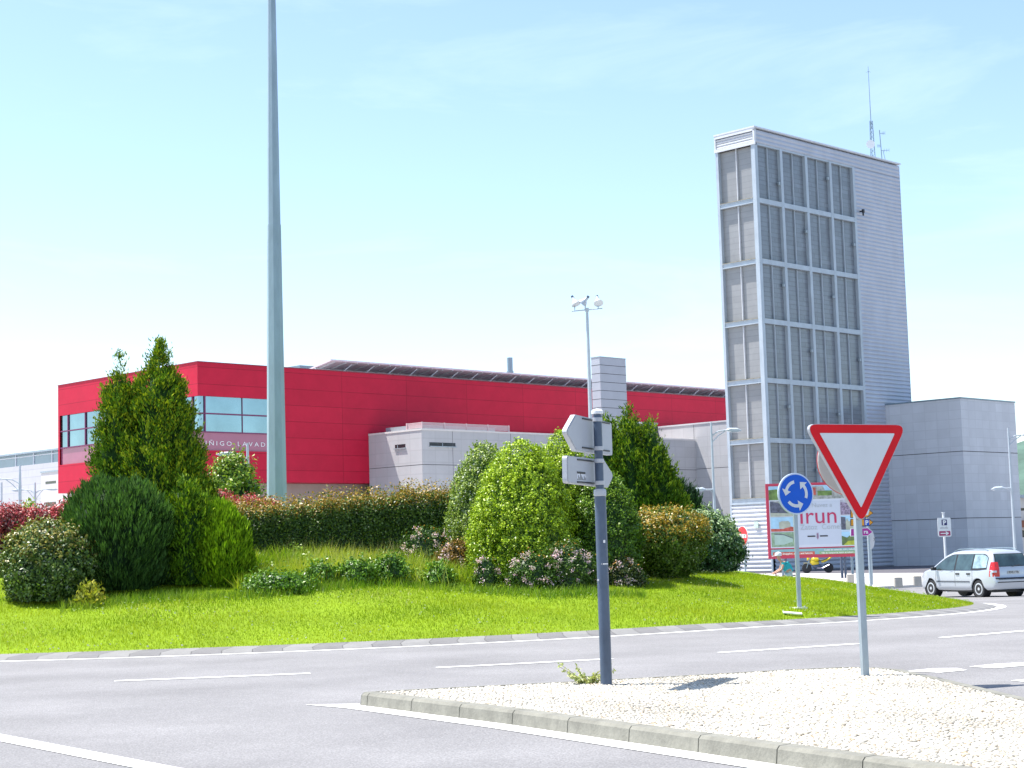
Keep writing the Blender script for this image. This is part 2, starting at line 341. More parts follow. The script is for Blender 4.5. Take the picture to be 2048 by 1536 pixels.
while yy < 20:
    st = .038; xx = -1.9
    while xx < 5.6:
        x = xx+RS.uniform(-.014, .014); y = yy+RS.uniform(-.012, .012); xx += st
        if abs(x) > .31*y+.6 or not inside(x, y, bp_): continue
        if RS.rand() < .04: continue
        a = RS.uniform(0, 3.14) if RS.rand() < .5 else RS.uniform(-.5, .5); s = np.array([RS.uniform(.017, .028), RS.uniform(.011, .018), RS.uniform(.009, .017)])
        p = ico*s; c_, s_ = math.cos(a), math.sin(a); p = np.stack([p[:, 0]*c_-p[:, 1]*s_, p[:, 0]*s_+p[:, 1]*c_, p[:, 2]], 1)
        Vp.append(p+np.array([x, y, .128+RS.uniform(-.004, .004)])); Fp.append(icf+12*cnt); cnt += 1
        q = RS.rand(); base = np.array([.6, .56, .48])*RS.uniform(.75, 1.1)*(1-.22*max(0, math.sin(x*1.7+y*.6)*math.sin(y*1.1-x*.5+1)+.25*math.sin(x*5+y*3)))
        if q < .07: base = np.array([.3, .27, .22])
        elif q < .14: base = np.array([.56, .44, .3])
        Cp.append(np.tile(base, (12, 1)))
    yy += .031
M['pebble'] = leaf_mat('pebble_stone', .7, 0, .3)
tag(np_mesh('pebbles', np.concatenate(Vp), np.concatenate(Fp), M['pebble'], col=np.concatenate(Cp), k=3, smooth=True), 'cream rounded pebbles set in mortar across the traffic island', 'pebbles', None, 'stuff')
# apron of the central island: alternating blocks
M['apron1'] = mat('apron_block_light', (.21, .205, .2), .85, .12, 3, .3, 40); M['apron2'] = mat('apron_block_dark', (.16, .155, .155), .85, .12, 3, .3, 40)
ga, gb = MB(), MB(); na = 260
for i in range(na):
    a0 = 360*i/na; a1 = 360*(i+1)/na-.02; g = ga if i % 2 else gb; n = len(g.v); sk = .55
    for r, z, k in ((20.4, .085, sk), (20.85, .05, 0), (21.0, .008, 0)):
        for a in (a0+k, a1+k): x, y = CX+r*math.cos(R_(a)), CY+r*math.sin(R_(a)); g.v.append((x, y, tz(y)+z))
    g.f += [(n, n+1, n+3, n+2), (n+2, n+3, n+5, n+4)]
struct(ga.build('island_kerb', M['apron1'])); struct(gb.build('island_kerb', M['apron2']))
# lawn mound
lm = mat('lawn_soil_grass', (.17, .26, .006), .9, .2, .6, .5, 30, nd=8, spec=.2)
V = []; Fc = []; NR, NA = 44, 200
for i in range(NR+1):
    q = 20.45*(i/NR)
    for j in range(NA): a = 2*math.pi*j/NA; x, y = CX+q*math.cos(a), CY+q*math.sin(a); V.append((x, y, gz(x, y) if i < NR else tz(y)+.075))
for i in range(NR):
    for j in range(NA): k = (j+1) % NA; Fc.append((i*NA+j, i*NA+k, (i+1)*NA+k, (i+1)*NA+j))
g = MB(); g.v = V; g.f = Fc; o = g.build('lawn', lm, smooth='all'); struct(o)
M['grass'] = leaf_mat('grass_blade', .6, .35, .25)
def blades(name, X, Y, H, Wd, C0, C1, label, cat, gfn=gz, lean=.35, tipc=None, m=None):
    n = len(X); Z = np.array([gfn(x, y) for x, y in zip(X, Y)]); a = RS.uniform(0, 6.28, n); lx, ly = RS.normal(0, lean, n)*H, RS.normal(0, lean, n)*H
    dx, dy = np.cos(a)*Wd/2, np.sin(a)*Wd/2
    A = np.stack([X-dx, Y-dy, Z-.01], 1); B = np.stack([X+dx, Y+dy, Z-.01], 1); T = np.stack([X+lx, Y+ly, Z+H], 1)
    Vv = np.stack([A, B, T], 1).reshape(-1, 3); t = RS.rand(n, 1)**1.2; t = np.clip(t*.7+.3*((np.sin(X*.8+2*np.sin(Y*.5))*np.sin(Y*1.3+np.sin(X*.6)*2)+np.sin(X*2.9)*np.sin(Y*3.7)*.5)[:, None]+.5), 0, 1.2); c = np.array(C0)*(1-t)+np.array(C1)*t; c = c*RS.uniform(.8, 1.2, (n, 1))
    ct = c if tipc is None else c*.4+np.array(tipc)*.6
    Cc = np.stack([c, c, ct], 1).reshape(-1, 3)
    return tag(np_mesh(name, Vv, np.arange(3*n).reshape(-1, 3), m or M['grass'], col=Cc, k=3), label, cat, None, 'stuff')
def disc_pts(n, ymax):
    X = []; 
    while len(X) < n:
        r = RI*math.sqrt(RS.rand())*.998; a = RS.rand()*6.2832; x, y = CX+r*math.cos(a), CY+r*math.sin(a)
        if y < ymax(x) and abs(x) < .315*y+.5: X.append((x, y))
    return np.array(X)
P = disc_pts(170000, lambda x: 37+max(0, x)*1.2)
ns = np.array([math.sin(x*.9+2*math.sin(y*.7))*math.cos(y*1.1+x*.3) for x, y in P])
H = RS.uniform(.028, .06, len(P))*(1+.25*ns)
blades('lawn_grass', P[:, 0], P[:, 1], H, .014+0*H, (.18, .275, .005), (.40, .445, .02), 'short bright green mown grass covering the roundabout mound', 'grass')
P = disc_pts(4200, lambda x: 37+max(0, x)*1.2); keep = np.array([math.sin(x*.8+1.3)*math.sin(y*1.7+x*.4)+RS.normal(0, .5) > .1 for x, y in P]); P = P[keep]
Vd = []; Fd = []
for i, (x, y) in enumerate(P):
    z = gz(x, y)+RS.uniform(.05, .09); r = RS.uniform(.010, .021); t = RS.uniform(-.5, .5)
    for k in range(6): a = k*math.pi/3; Vd.append((x+r*math.cos(a), y+r*math.sin(a)*.9, z+r*math.sin(a)*t-r*.5*math.sin(a)))
    Fd.append(list(range(6*i, 6*i+6)))
P3 = disc_pts(9000, lambda x: 37+max(0, x)*1.2); k3 = (np.sin(P3[:, 0]*.9+1)*np.sin(P3[:, 1]*1.1+P3[:, 0]*.3)+RS.normal(0, .3, len(P3))) > .45; P3 = P3[k3]
blades('dry_grass', P3[:, 0], P3[:, 1], RS.uniform(.05, .1, len(P3)), .014+np.zeros(len(P3)), (.38, .36, .1), (.55, .5, .2), 'straw coloured blades in patches of the lawn', 'grass', lean=.5)
tag(np_mesh('daisies', Vd, Fd, mat('daisy_petals', (.8, .8, .74), .6, 0), k=6), 'small white daisies scattered over the mown grass', 'daisies', None, 'stuff')
# far side: plaza paving, painted shadow band beside the tower, hill
M['paving'] = panel_mat('plaza_paving', (.6, .56, .55), 1.2, .6, .8, .02, .06, .85)
def flat(name, pts, z, m): g = MB(); g.v = [(x, y, z) for x, y in pts]; g.f = [tuple(range(len(pts)))]; return struct(g.build(name, m))
plz = [(2, 74), (15, 73.2), (18, 75.2), (24, 80), (30, 90), (60, 110), (60, 160), (-60, 160), (-60, 95), (-25, 84)]
g = MB(); n = len(plz); g.v = [(x, y, -.6+.11) for x, y in plz]+[(x, y, -.62) for x, y in plz]; g.f = [tuple(range(n))]+[(i, (i+1) % n, n+(i+1) % n, n+i) for i in range(n)]
o = g.build('pavement', mat('plaza_paving', (.55, .52, .5), .85, .1, .4, .1, 20, nd=8)); struct(o)
PZ = -.49
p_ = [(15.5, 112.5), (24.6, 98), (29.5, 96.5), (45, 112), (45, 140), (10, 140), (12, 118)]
flat('shadow_strip', p_, PZ+.006, mat('painted_shadow_dark', (.1, .095, .11), .9, .12, 1, .3, 30))  # dark sheet standing in for the shadow band along the tower base
hm = mat('wooded_hill', (.07, .13, .1), .95, .35, .02, 0, 1, nd=8)  # blue-green base colour carries a little distance haze
V = []; Fc = []; NX, NY = 60, 14
for j in range(NY):
    for i in range(NX):
        x = 150+i*18; y = 1100+j*50; e = math.sin(math.pi*min(1, j/(NY-1)))**.7; u_ = (x-320)/240
        z = -.6+(95*math.exp(-((x-560)/230)**2)+18*math.sin(x*.021)+6*math.sin(x*.09+j)+4*RS.rand())*e*(1 if x > 200 else max(0, (x-150)/50)); V.append((x, y, max(-.7, z)))
for j in range(NY-1):
    for i in range(NX-1): Fc.append((j*NX+i, j*NX+i+1, (j+1)*NX+i+1, (j+1)*NX+i))
g = MB(); g.v = V; g.f = Fc; struct(g.build('hill', hm, smooth='all'))
# ================================================================== BUILDINGS
def corr(mb, face, u0_, u1_, z0, z1, per, dep, off=0.):
    n = max(1, round((z1-z0)/per)); h = (z1-z0)/n; pts = []
    pr = []
    for i in range(n): z = z0+i*h; pr += [(off, z), (off+dep, z+.3*h), (off+dep, z+.55*h)]
    pr.append((off, z1))
    for d, z in pr: pts += [(u0_, -d, z), (u1_, -d, z)] if face == 'R' else [(-d, u0_, z), (-d, u1_, z)]
    mb.add(pts, [(2*i, 2*i+1, 2*i+3, 2*i+2) for i in range(len(pr)-1)])
GZ = PZ
T = at_y(1507, 252, 115); TZ = T.z; TB = 3.41; TA = 18.65; TO = Vector((T.x, T.y, 0))
def BB(O): return MB(O, E1, E2)
tw = empty('stair_tower', (T.x, T.y, GZ), 'tall grey steel stair tower with gridded louvred glazing and a blank corrugated side', 'tower')
M['tframe'] = mat('tower_frame_steel', (.42, .48, .54), .5, .1, 1.5, metal=.2, streak=.5)
M['tclad'] = mat('tower_corrugated_cladding', (.46, .49, .56), .5, .08, .6, metal=.2, streak=.6)
M['tpan'] = panel_mat('tower_louvre_glass', (.27, .275, .285), 9, .42, .88, .035, .05, .35, 1.2, 0, 0, spec=.6)
M['tpanr'] = panel_mat('tower_louvre_glass_stairs', (.175, .2, .23), 1.6, .33, .84, .04, .08, .25, .9, 0, -.3, spec=.7)
FZ = [4.45, 8.55, 12.7, 16.85, 21.05, 25.35, 29.3]; AX = [0, 3.05, 6.1, 9.15, 12.19]
core = BB(TO); core.sheet([(12.19, 4.45), (TA, 4.45), (TA, TZ-.25), (12.19, TZ-.25)], .26)
core = BB(TO); corr(core, 'R', 12.3, TA, 4.45, 29.44, .3, .06, -.05); corr(core, 'R', .05, TA, 29.45, TZ-.2, .28, .05, -.03); corr(core, 'R', .3, TA, GZ, 4.3, .3, .07, -.03)
core.build('cladding', M['tclad'], tw)
side = BB(TO); side.add([(TA, -.0, GZ), (TA, TB, GZ), (TA, TB, TZ-.2), (TA, 0, TZ-.2)], [(0, 1, 2, 3)]); side.add([(0, TB, GZ), (TA, TB, GZ), (TA, TB, TZ-.2), (0, TB, TZ-.2)], [(0, 1, 2, 3)]); side.add([(.06, .06, TZ-.22), (TA, .06, TZ-.22), (TA, TB, TZ-.22), (.06, TB, TZ-.22)], [(0, 1, 2, 3)])
side.build('rear_wall', M['tclad'], tw)
lou = BB(TO); corr(lou, 'L', .12, TB-.12, GZ, 4.2, .3, .12, -.1); lou.build('base_louvre', M['steelw'], tw)
lou = BB(TO); corr(lou, 'L', .12, TB-.05, 29.5, 30.25, .2, .1, -.08); lou.build('top_louvre', M['steelw'], tw)
cap = BB(TO); cap.box(-.12, TA+.06, -.12, TB+.06, TZ-.11, TZ, 0); cap.box(-.1, .0, -.1, TB+.02, 30.25, TZ-.11); cap.box(-.1, .02, -.12, TB+.08, 29.28, 29.5); cap.box(-.1, .1, -.1, .05, 29.5, TZ-.2); cap.box(-.06, .05, TB-.05, TB+.06, 29.5, TZ-.2); cap.build('roof_edge', M['steelw'], tw)
fr = BB(TO)
for z in FZ[:-1]:
    for i in range(4): fr.box(AX[i]+(.18 if i else .32), AX[i+1]-.12, -.02, .3, z-.17, z+.17)
    fr.box(-.02, .3, .32, TB-.2, z-.17, z-.1); fr.box(.03, .3, .32, TB-.2, z-.1, z+.1); fr.box(-.02, .3, .32, TB-.2, z+.1, z+.16)
fr.box(-.03, .3, -.03, .3, 4.2, 29.28); fr.box(-.03, .3, TB-.2, TB+.02, 4.2, 29.28)
for i in range(1, 5): fr.box(AX[i]-.12, AX[i]+.17, -.03, .3, 4.3, 29.42)
fr.box(12.2, TA, -.02, .3, 4.31, 4.5); fr.box(.0, TA, .02, .3, 4.285, 4.29); fr.box(-.02, .1, .0, .12, GZ, 4.2); fr.box(-.02, .1, TB-.12, TB+.03, GZ, 4.2); fr.box(-.05, .12, .12, TB-.12, 4.2, 4.28)
fr.box(.3, 12.1, .0, .21, 29.3, 29.43); fr.build('frame', M['tframe'], tw)
wst = mat('rust_stained_ledge', (.3, .27, .2), .8, .4, 3, nd=8)
for z in FZ[:-1]: ld = BB(TO); ld.box(-.05, .28, .33, TB-.21, z+.163, z+.2); ld.box(.34, 3.0, .02, .28, z+.173, z+.2); ld.build('ledge', wst, tw)
for k in range(6):
    z0, z1 = FZ[k]+.2, FZ[k+1]-.175
    if k == 5: z1 = 29.5
    w_ = BB(TO); w_.sheet([(0, 0)], 0) if False else None
    w_.add([(.26, .3, z0), (.26, TB-.2, z0), (.26, TB-.2, min(z1, 29.28)), (.26, .3, min(z1, 29.28))], [(0, 1, 2, 3)]); wo = w_.build('louvred_window', M['tpan'], tw)
    m_ = BB(TO); m_.box(.1, .25, 1.70, 1.75, z0, z1); m_.box(.16, .25, .34, .37, z0, z1); m_.build('mullion', M['steelw'], wo)
    for i in range(4):
        w_ = BB(TO); a0, a1 = AX[i]+(.18 if i else .31), AX[i+1]-.125; w_.add([(a0, .22, z0), (a1, .22, z0), (a1, .22, z1), (a0, .22, z1)], [(0, 1, 2, 3)]); wo = w_.build('louvred_window', M['tpanr'], tw)
        m_ = BB(TO); am = (a0+a1)/2; m_.box(am-.025, am+.03, .11, .215, z0, z1); m_.build('mullion', M['tframe'], wo)
        if (i+k) % 2: m_ = BB(TO); zc = z0+1.2+.3*((i*7+k*3) % 5); m_.box(a1-.22, a1-.05, -.01, .12, zc, zc+.22); m_.build('hinge_bracket', M['galv'], wo)
cm = BB(TO); cp = along((T.x, T.y), E1, 1718, 26); cm.box(cp-.02, cp+.08, -.28, -.05, 26.0, 26.1); cm.box(cp-.06, cp+.12, -.42, -.28, 25.92, 26.18); cm.box(cp-.02, cp+.08, -.38, -.3, 25.7, 25.92); cm.build('security_camera', M['black'], tw)
nb = BB(TO); nb.add([(-.13, 1.0, 2.55), (-.13, 1.35, 2.55), (-.13, 1.35, 3.0), (-.13, 1.0, 3.0)], [(0, 1, 2, 3)]); nb.box(-.12, -.07, 1.0, 1.35, 2.55, 3.0); nb.build('notice_plate', mat('notice_plate', (.5, .62, .55), .5, .3, 12), tw)
# rooftop masts
def mast(pxb, a, b, label, pts):
    base = TO+Vector(E1)*a+Vector(E2)*b+Vector((0, 0, TZ)); e = empty('antenna_mast', base, label, 'antenna'); return e, base
a1_ = along((T.x-.7071*1.2, T.y+.7071*1.2), E1, 1746, TZ); e, B0 = mast(0, a1_, 1.2, 'tall whip antenna with white dish on a lattice mast on the tower roof', None)
def hz(px, py, P0): return at_y(px, py, P0.y).z-P0.z
H1 = hz(1737, 133, B0); h2 = hz(1742, 242, B0); g = LB(); g.tube([(0, 0, h2-.6), (0, 0, H1)], [.035, .015], 6); g.build('whip', M['galvd'], e)
g = LB()
for x, y in ((-.18, -.1), (.18, -.1), (0, .2)): g.tube([(x, y, 0), (x*.55, y*.55, h2)], .03, 5)
for i in range(9): z = h2*i/9; s_ = 1-.45*i/9; s2_ = 1-.45*(i+1)/9; g.tube([(-.18*s_, -.1*s_, z), (.18*s2_, -.1*s2_, z+h2/9)], .018, 4); g.tube([(.18*s_, -.1*s_, z), (0, .2*s2_, z+h2/9)], .018, 4)
g.build('lattice', M['galvd'], e)
g = LB((-.25, -.35, h2*.42), (1, 0, 0), (.5, -1, 0), (0, 0, 1)); g.lathe([(.02, -.02), (.2, .0), (.33, .07), (.34, .09)], 16, 'y'); g.tube([(0, 0, 0), (.3, -.3, -.05)], .03, 5); g.build('dish', M['white'], e)
g = LB(); z = H1-.35
for a in (0, 1.57, 3.14, 4.71): g.tube([(0, 0, z), (.17*math.cos(a), .17*math.sin(a), z-.12)], .012, 4)
g.build('radials', M['galvd'], e)
a2_ = along((T.x-.7071*1.2, T.y+.7071*1.2), E1, 1765, TZ); e, B0 = mast(0, a2_, 1.2, 'short antenna mast with side aerials beside the whip antenna', None)
H1 = hz(1759, 260, B0); g = LB(); g.tube([(0, 0, 0), (-.1, 0, H1)], .035, 6); g.tube([(.35, .1, 0), (.1, 0, H1*.42)], .02, 5); g.build('mast', M['galvd'], e)
g = LB()
for z, l in ((H1*.9, .35), (H1*.55, -.3), (H1*.42, .6)):
    g.tube([(-.05, 0, z), (-.05+l, -.1, z)], .022, 5)
    for q in (.4, .7, 1): g.tube([(-.05+l*q, -.1*q, z-.14), (-.05+l*q, -.1*q, z+.14)], .012, 4)
g.build('aerial', M['galvd'], e)
# red hall
Rc = at_y(395, 724, 110); RZ = Rc.z; RO = Vector((Rc.x, Rc.y, 0)); RA, RB = 64., 17.95
hall = empty('red_hall', (Rc.x, Rc.y, GZ), 'long crimson panelled hall with a corner window strip behind the roundabout', 'building')
M['redp'] = panel_mat('crimson_panels', (.48, .012, .042), 6.1, 1.13, .6, .02, .05, .5, .8, 0, .0, off=.0, spec=.2)
zb, zp, zg, zt_ = 6.6, 8.67, 9.9, 12.28; WA = 6.3
rw = BB(RO)
def rs(a0, a1, z0, z1, b=0): rw.add([(a0, b, z0), (a1, b, z0), (a1, b, z1), (a0, b, z1)], [(0, 1, 2, 3)])
def ls(b0, b1, z0, z1, a=0): rw.add([(a, b0, z0), (a, b1, z0), (a, b1, z1), (a, b0, z1)], [(0, 1, 2, 3)])
rs(0, RA, zt_, RZ); rs(0, RA, zb, zp); rs(WA, RA, zp, zt_); ls(0, RB, zt_, RZ); ls(0, RB, zb, zp); ls(RB-.25, RB, zp, zt_)
rw.add([(0, 0, zt_), (WA, 0, zt_), (WA, .3, zt_), (.3, .3, zt_), (.3, RB, zt_), (0, RB, zt_)], [(0, 1, 2, 3, 4, 5)]); rw.add([(0, 0, zp), (WA, 0, zp), (WA, .3, zp), (.3, .3, zp), (.3, RB, zp), (0, RB, zp)], [(0, 1, 2, 3, 4, 5)])
ls(0, .3, zp, zt_, WA); rs(0, RA, zb, RZ-.4, RB); ls(0, RB, zb, RZ-.4, RA); rw.add([(0, 0, zb), (RA, 0, zb), (RA, RB, zb), (0, RB, zb)], [(0, 1, 2, 3)])
rw.build('wall', M['redp'], hall)
rf = BB(RO); rf.box(.1, RA, .1, RB, RZ-.5, RZ-.3); rf.build('roof', mat('grey_membrane_roof', (.3, .3, .32), .8, .1, 1), hall)
cp_ = BB(RO); cp_.box(-.04, RA, -.04, .25, RZ, RZ+.07); cp_.box(-.04, .25, .252, RB, RZ, RZ+.07); cp_.build('coping', mat('dark_red_coping', (.25, .01, .03), .4, .05, 2), hall)
M['tealglass'] = mat('teal_window_glass', (.23, .35, .41), .04, .15, .3, metal=.92, spec=.9)
M['pinkglass'] = mat('pink_backed_glass', (.33, .1, .18), .15, .06, 1, spec=.7)
for nm, z0, z1, mt in (('window', zg, zt_, M['tealglass']), ('glass_band', zp, zg, M['pinkglass'])):
    g = BB(RO); g.add([(.12, .12, z0), (WA, .12, z0), (WA, .12, z1), (.12, .12, z1)], [(0, 1, 2, 3)]); wR = g.build(nm, mt, hall)
    g = BB(RO); g.add([(.12, .12, z0), (.12, RB-.25, z0), (.12, RB-.25, z1), (.12, .12, z1)], [(0, 1, 2, 3)]); wL = g.build(nm, mt, hall)
    if nm == 'window':
        M['mul'] = mat('dark_red_mullion', (.16, .03, .1), .5, .05, 3)
        g = BB(RO); g.box(.55, .63, .03, .11, z0, z1); g.box(.12, WA, .04, .1, 11.08, 11.17); g.box(.05, WA, .04, .1, z0-.04, z0+.04); g.box(3.6, 3.63, .06, .1, z0, 11.08); g.box(3.6, 3.63, .06, .1, 11.17, z1); g.box(5.95, 6.0, .05, .11, z0, z1); g.build('mullions', M['mul'], wR)
        g = BB(RO); g.box(.03, .1, .12, RB-.3, 11.08, 11.16); g.box(.03, .11, .12, RB-.25, z0-.04, z0+.04)
        for b in (.7, 4.2, 8.0, 11.9, 14.2, 16.6): g.box(.03, .105, b, b+.09, z0+.05, 11.07); g.box(.03, .105, b, b+.09, 11.17, z1)
        g.build('mullions', M['mul'], wL)
wtx = max(p[0] for p in text_geo('IÑIGO LAVAD', .42, 'LEFT', 1.5)[0]); v_, f_ = text_geo('IÑIGO LAVADO', .42, 'LEFT', 1.5)
g = BB(RO); a0_ = along((Rc.x, Rc.y), E1, 412, 9.2); a1_ = along((Rc.x, Rc.y), E1, 532, 9.2)
xd = [p[0] for p in v_]; sx_ = (a1_-a0_)/wtx; g.add([(a0_+p[0]*sx_, .095, 9.02+p[1]) for p in v_], f_); g.build('lettering', M['white'], hall)
bs_ = BB(RO); bs_.box(1.4, RA-1, 1.4, RB-1, GZ, zb-.01); bs_.build('base_wall', mat('red_bounce_concrete', (.33, .27, .25), .85, .12, 1, streak=.6), hall)  # red bounce from the panels above is mixed into the concrete colour
# inclined roof canopy on the hall roof
can = BB(RO); c0, c1 = along((Rc.x, Rc.y), E1, 676, RZ), RA-1
zf = RZ+.86; zbk = RZ+.1
can.add([(c0, .8, zf), (c1, .8, zf), (c1, 5.2, zbk), (c0, 5.2, zbk), (c0, .8, zf+.12), (c1, .8, zf+.12), (c1, 5.2, zbk+.12), (c0, 5.2, zbk+.12)], [(0, 3, 2, 1), (4, 5, 6, 7), (0, 1, 5, 4), (1, 2, 6, 5), (2, 3, 7, 6), (3, 0, 4, 7)])
co = can.build('roof_canopy', mat('canopy_underside_boards', (.72, .6, .65), .7, .12, 2, streak=0), hall)
g = BB(RO); k = 0; a = c0+.4
while a < c1-1:
    g.tube([(a, .85, zf-.05), (a, 5.1, zbk-.05)], .05, 4); a += 1.05
g.tube([(c0, 2.6, zf-.38), (c1, 2.6, zf-.38)], .07, 4); g.build('rafters', M['steelw'], co)
g = BB(RO); a = c0+1
while a < c1-2:
    g.tube([(a, 2.6, zf-.4), (a, 1.6, RZ-.3)], .045, 4); g.tube([(a, 1.6, RZ-.3), (a+1.1, .95, zf-.1)], .04, 4)
    if int(k) % 4 == 0: g.tube([(a, 2.5, zf-.4), (a+2.1, 1.6, RZ-.3)], .035, 4)
    k += 1; a += 2.1; g.build('strut', M['steelw'], co); g = BB(RO)
g = BB(RO); ac = along((Rc.x-.7071*7, Rc.y+.7071*7), E1, 1021, RZ+1); g.lathe([(.27, 0), (.27, 2.2), (.3, 2.2), (.3, 2.32)], 14, 'z', (ac, 7, RZ-.3)); zz = at_y(1021, 713, (RO+Vector(E1)*ac+Vector(E2)*7).y).z; g.tube([(ac, 7, RZ-.3), (ac, 7, zz-.1)], .24, 12); g.build('flue', M['galvd'], hall)
g = BB(RO); ab = along((Rc.x-.7071*9, Rc.y+.7071*9), E1, 600, RZ); g.box(ab, ab+6, 9, 14, RZ-.3, at_y(630, 735.5, (RO+Vector(E1)*(ab+3)+Vector(E2)*9).y).z); g.build('plant_room', M['galvd'], hall)
# white concrete block in front of the hall
M['conc'] = panel_mat('pale_board_concrete', (.43, .43, .445), 1.25, .83, .9, .03, .035, .85, .7, .15, .4, off=.0)
M['conc2'] = panel_mat('grey_concrete', (.54, .56, .6), 1.0, .66, .92, .03, .04, .85, .6, .15, .4, off=.0)
M['joint'] = mat('dark_joint', (.06, .06, .065), .9, 0)
t0 = along((Rc.x, Rc.y), E1, 737, 10); W0 = RO+Vector(E1)*t0; bz = at_y(737, 868, W0.y).z; bbk = along((W0.x, W0.y), (-E2[0], -E2[1]), 843, bz); WC = W0-Vector(E2)*bbk; WC.z = 0
blk = empty('concrete_block', (WC.x, WC.y, GZ), 'low pale concrete block with slot windows in front of the red hall', 'building')
BA = along((WC.x, WC.y), E1, 1391, bz)
g = BB(WC); g.box(0, BA-.01, 0, bbk-.01, GZ, bz-.12); g.build('wall', M['conc'], blk)
g = BB(WC); g.box(-.04, BA-.05, -.04, bbk-.03, bz-.12, bz); g.build('coping', mat('pale_coping', (.6, .58, .57), .6, .05, 2), blk)
g = BB(WC)
zj = at_y(843, 929, WC.y).z
g.box(-.004, BA-.02, -.004, bbk-.02, zj-.02, zj+.02)
for a in (2.9, 8.7, 14.5, 20.3, 26.1): g.box(a, a+.03, -.004, .1, GZ, bz-.13)
g.build('joint', M['joint'], blk)
def px_ab(px0, px1, D, O, z): return sorted((along((O.x, O.y), D, px0, z), along((O.x, O.y), D, px1, z)))
zs0, zs1 = at_y(880, 893, WC.y+1.5).z, at_y(880, 887, WC.y+1.5).z
a0, a1 = px_ab(859, 911, E1, WC, zs0); g = BB(WC); g.box(a0, a1, -.006, .05, zs0, zs1+.05); w_ = g.build('slot_window', M['glassd'], blk); g = BB(WC); g.box(a0-.05, a1+.05, -.1, .0, zs0-.07, zs0-.0); g.box(a0+1.2, a0+1.25, -.03, .0, zs0, zs1); g.build('window_frame', M['galv'], w_)
zs0, zs1 = at_y(800, 896, WC.y+1.5).z, at_y(800, 890, WC.y+1.5).z
b0, b1 = px_ab(790, 811, E2, WC, zs0); g = BB(WC); g.box(-.006, .05, b0, b1, zs0, zs1+.05); w_ = g.build('slot_window', M['glassd'], blk); g = BB(WC); g.box(-.1, 0, b0-.05, b1+.05, zs0-.07, zs0); g.box(-.03, 0, b0+.8, b0+.85, zs0, zs1); g.build('window_frame', M['galv'], w_)
g = BB(WC); ra = along((WC.x, WC.y), E1, 1023, bz); rz = at_y(843, 844, WC.y).z
M['rail'] = mat('pink_white_rail', (.55, .4, .42), .5, .05, 3)
for z in np.linspace(bz+.12, rz, 5): g.box(.3, ra, .3, .36, z-.03, z+.03); g.box(.3, .36, .36, 1.9, z-.03, z+.03)
for a in list(np.linspace(.3, ra, 5)): g.box(a-.05, a+.05, .24, .3, bz, rz+.05)
g.box(.24, .3, 1.8, 1.9, bz, rz+.05); g.build('railing', M['rail'], blk)
g = BB(WC); g.box(.6, ra-.5, 1.2, 4.5, bz, bz+.35); g.build('rooftop_unit', M['galv'], blk)
# skylight cabin near the right end of the block
ka, kb_ = along((WC.x, WC.y), E1, 1262, bz), along((WC.x, WC.y), E1, 1332, bz); kz = at_y(1300, 843, WC.y+(ka+kb_)/2*.7071).z
g = BB(WC); g.add([(ka, .6, bz), (kb_, .6, bz), (kb_-.4, .6, kz-.15), (ka, .6, kz-.15), (ka, 4, bz), (kb_, 4, bz), (kb_-.4, 4, kz-.15), (ka, 4, kz-.15)], [(0, 1, 2, 3), (4, 7, 6, 5), (1, 5, 6, 2), (0, 3, 7, 4)]); w_ = g.build('skylight', M['glassd'], blk)
g = BB(WC); g.box(ka-.1, kb_-.35, .5, 4.1, kz-.15, kz); g.build('skylight_roof', M['white'], w_)
# clad shaft rising from the block
Sc = at_y(1199, 714, 128.5); SO = Vector((Sc.x, Sc.y, 0)); sb_ = along((Sc.x, Sc.y), E2, 1182, Sc.z); sa_ = along((Sc.x, Sc.y), E1, 1251, Sc.z)
sh = empty('clad_shaft', (Sc.x, Sc.y, bz), 'square pale grey panelled shaft rising between the floodlight pole and the red hall', 'shaft')
g = BB(SO); g.box(0, sa_, 0, sb_, bz+.01, Sc.z); g.build('cladding', mat('pale_cassette_panels', (.4, .42, .47), .4, .05, 1), sh)
g = BB(SO); z = Sc.z-.6
while z > bz: g.box(-.006, sa_+.006, -.006, sb_+.006, z-.018, z+.018); z -= .66
g.build('joint', M['joint'], sh)
g = BB(SO); g.box(-.03, sa_+.03, -.03, sb_+.03, Sc.z, Sc.z+.06); g.build('cap', M['galv'], sh)
# wing beside the tower
J = WC+Vector(E1)*BA; wz = at_y(1455, 840, (J-Vector(E2)*3.4).y).z
wg = empty('concrete_wing', (J.x, J.y, GZ), 'sunlit pale concrete wall between the low block and the tower', 'building')
g = BB(J); g.box(0, 14, -9, bbk-.02, GZ, wz-.12); g.build('wall', M['conc'], wg)
g = BB(J); g.box(-.05, 14, -9.05, bbk-.04, wz-.12, wz); g.build('coping', mat('pale_coping_wing', (.5, .5, .52), .6, .05, 2), wg)
g = BB(J); zj = at_y(1430, 935, J.y-2).z; g.box(-.004, 0.1, -9, bbk-.05, zj-.02, zj+.02); g.box(-.004, .1, .12, .16, zj+.02, wz-.13); g.box(-.004, .1, -1.75, -1.71, zj+.02, wz-.13); g.build('joint', M['joint'], wg)
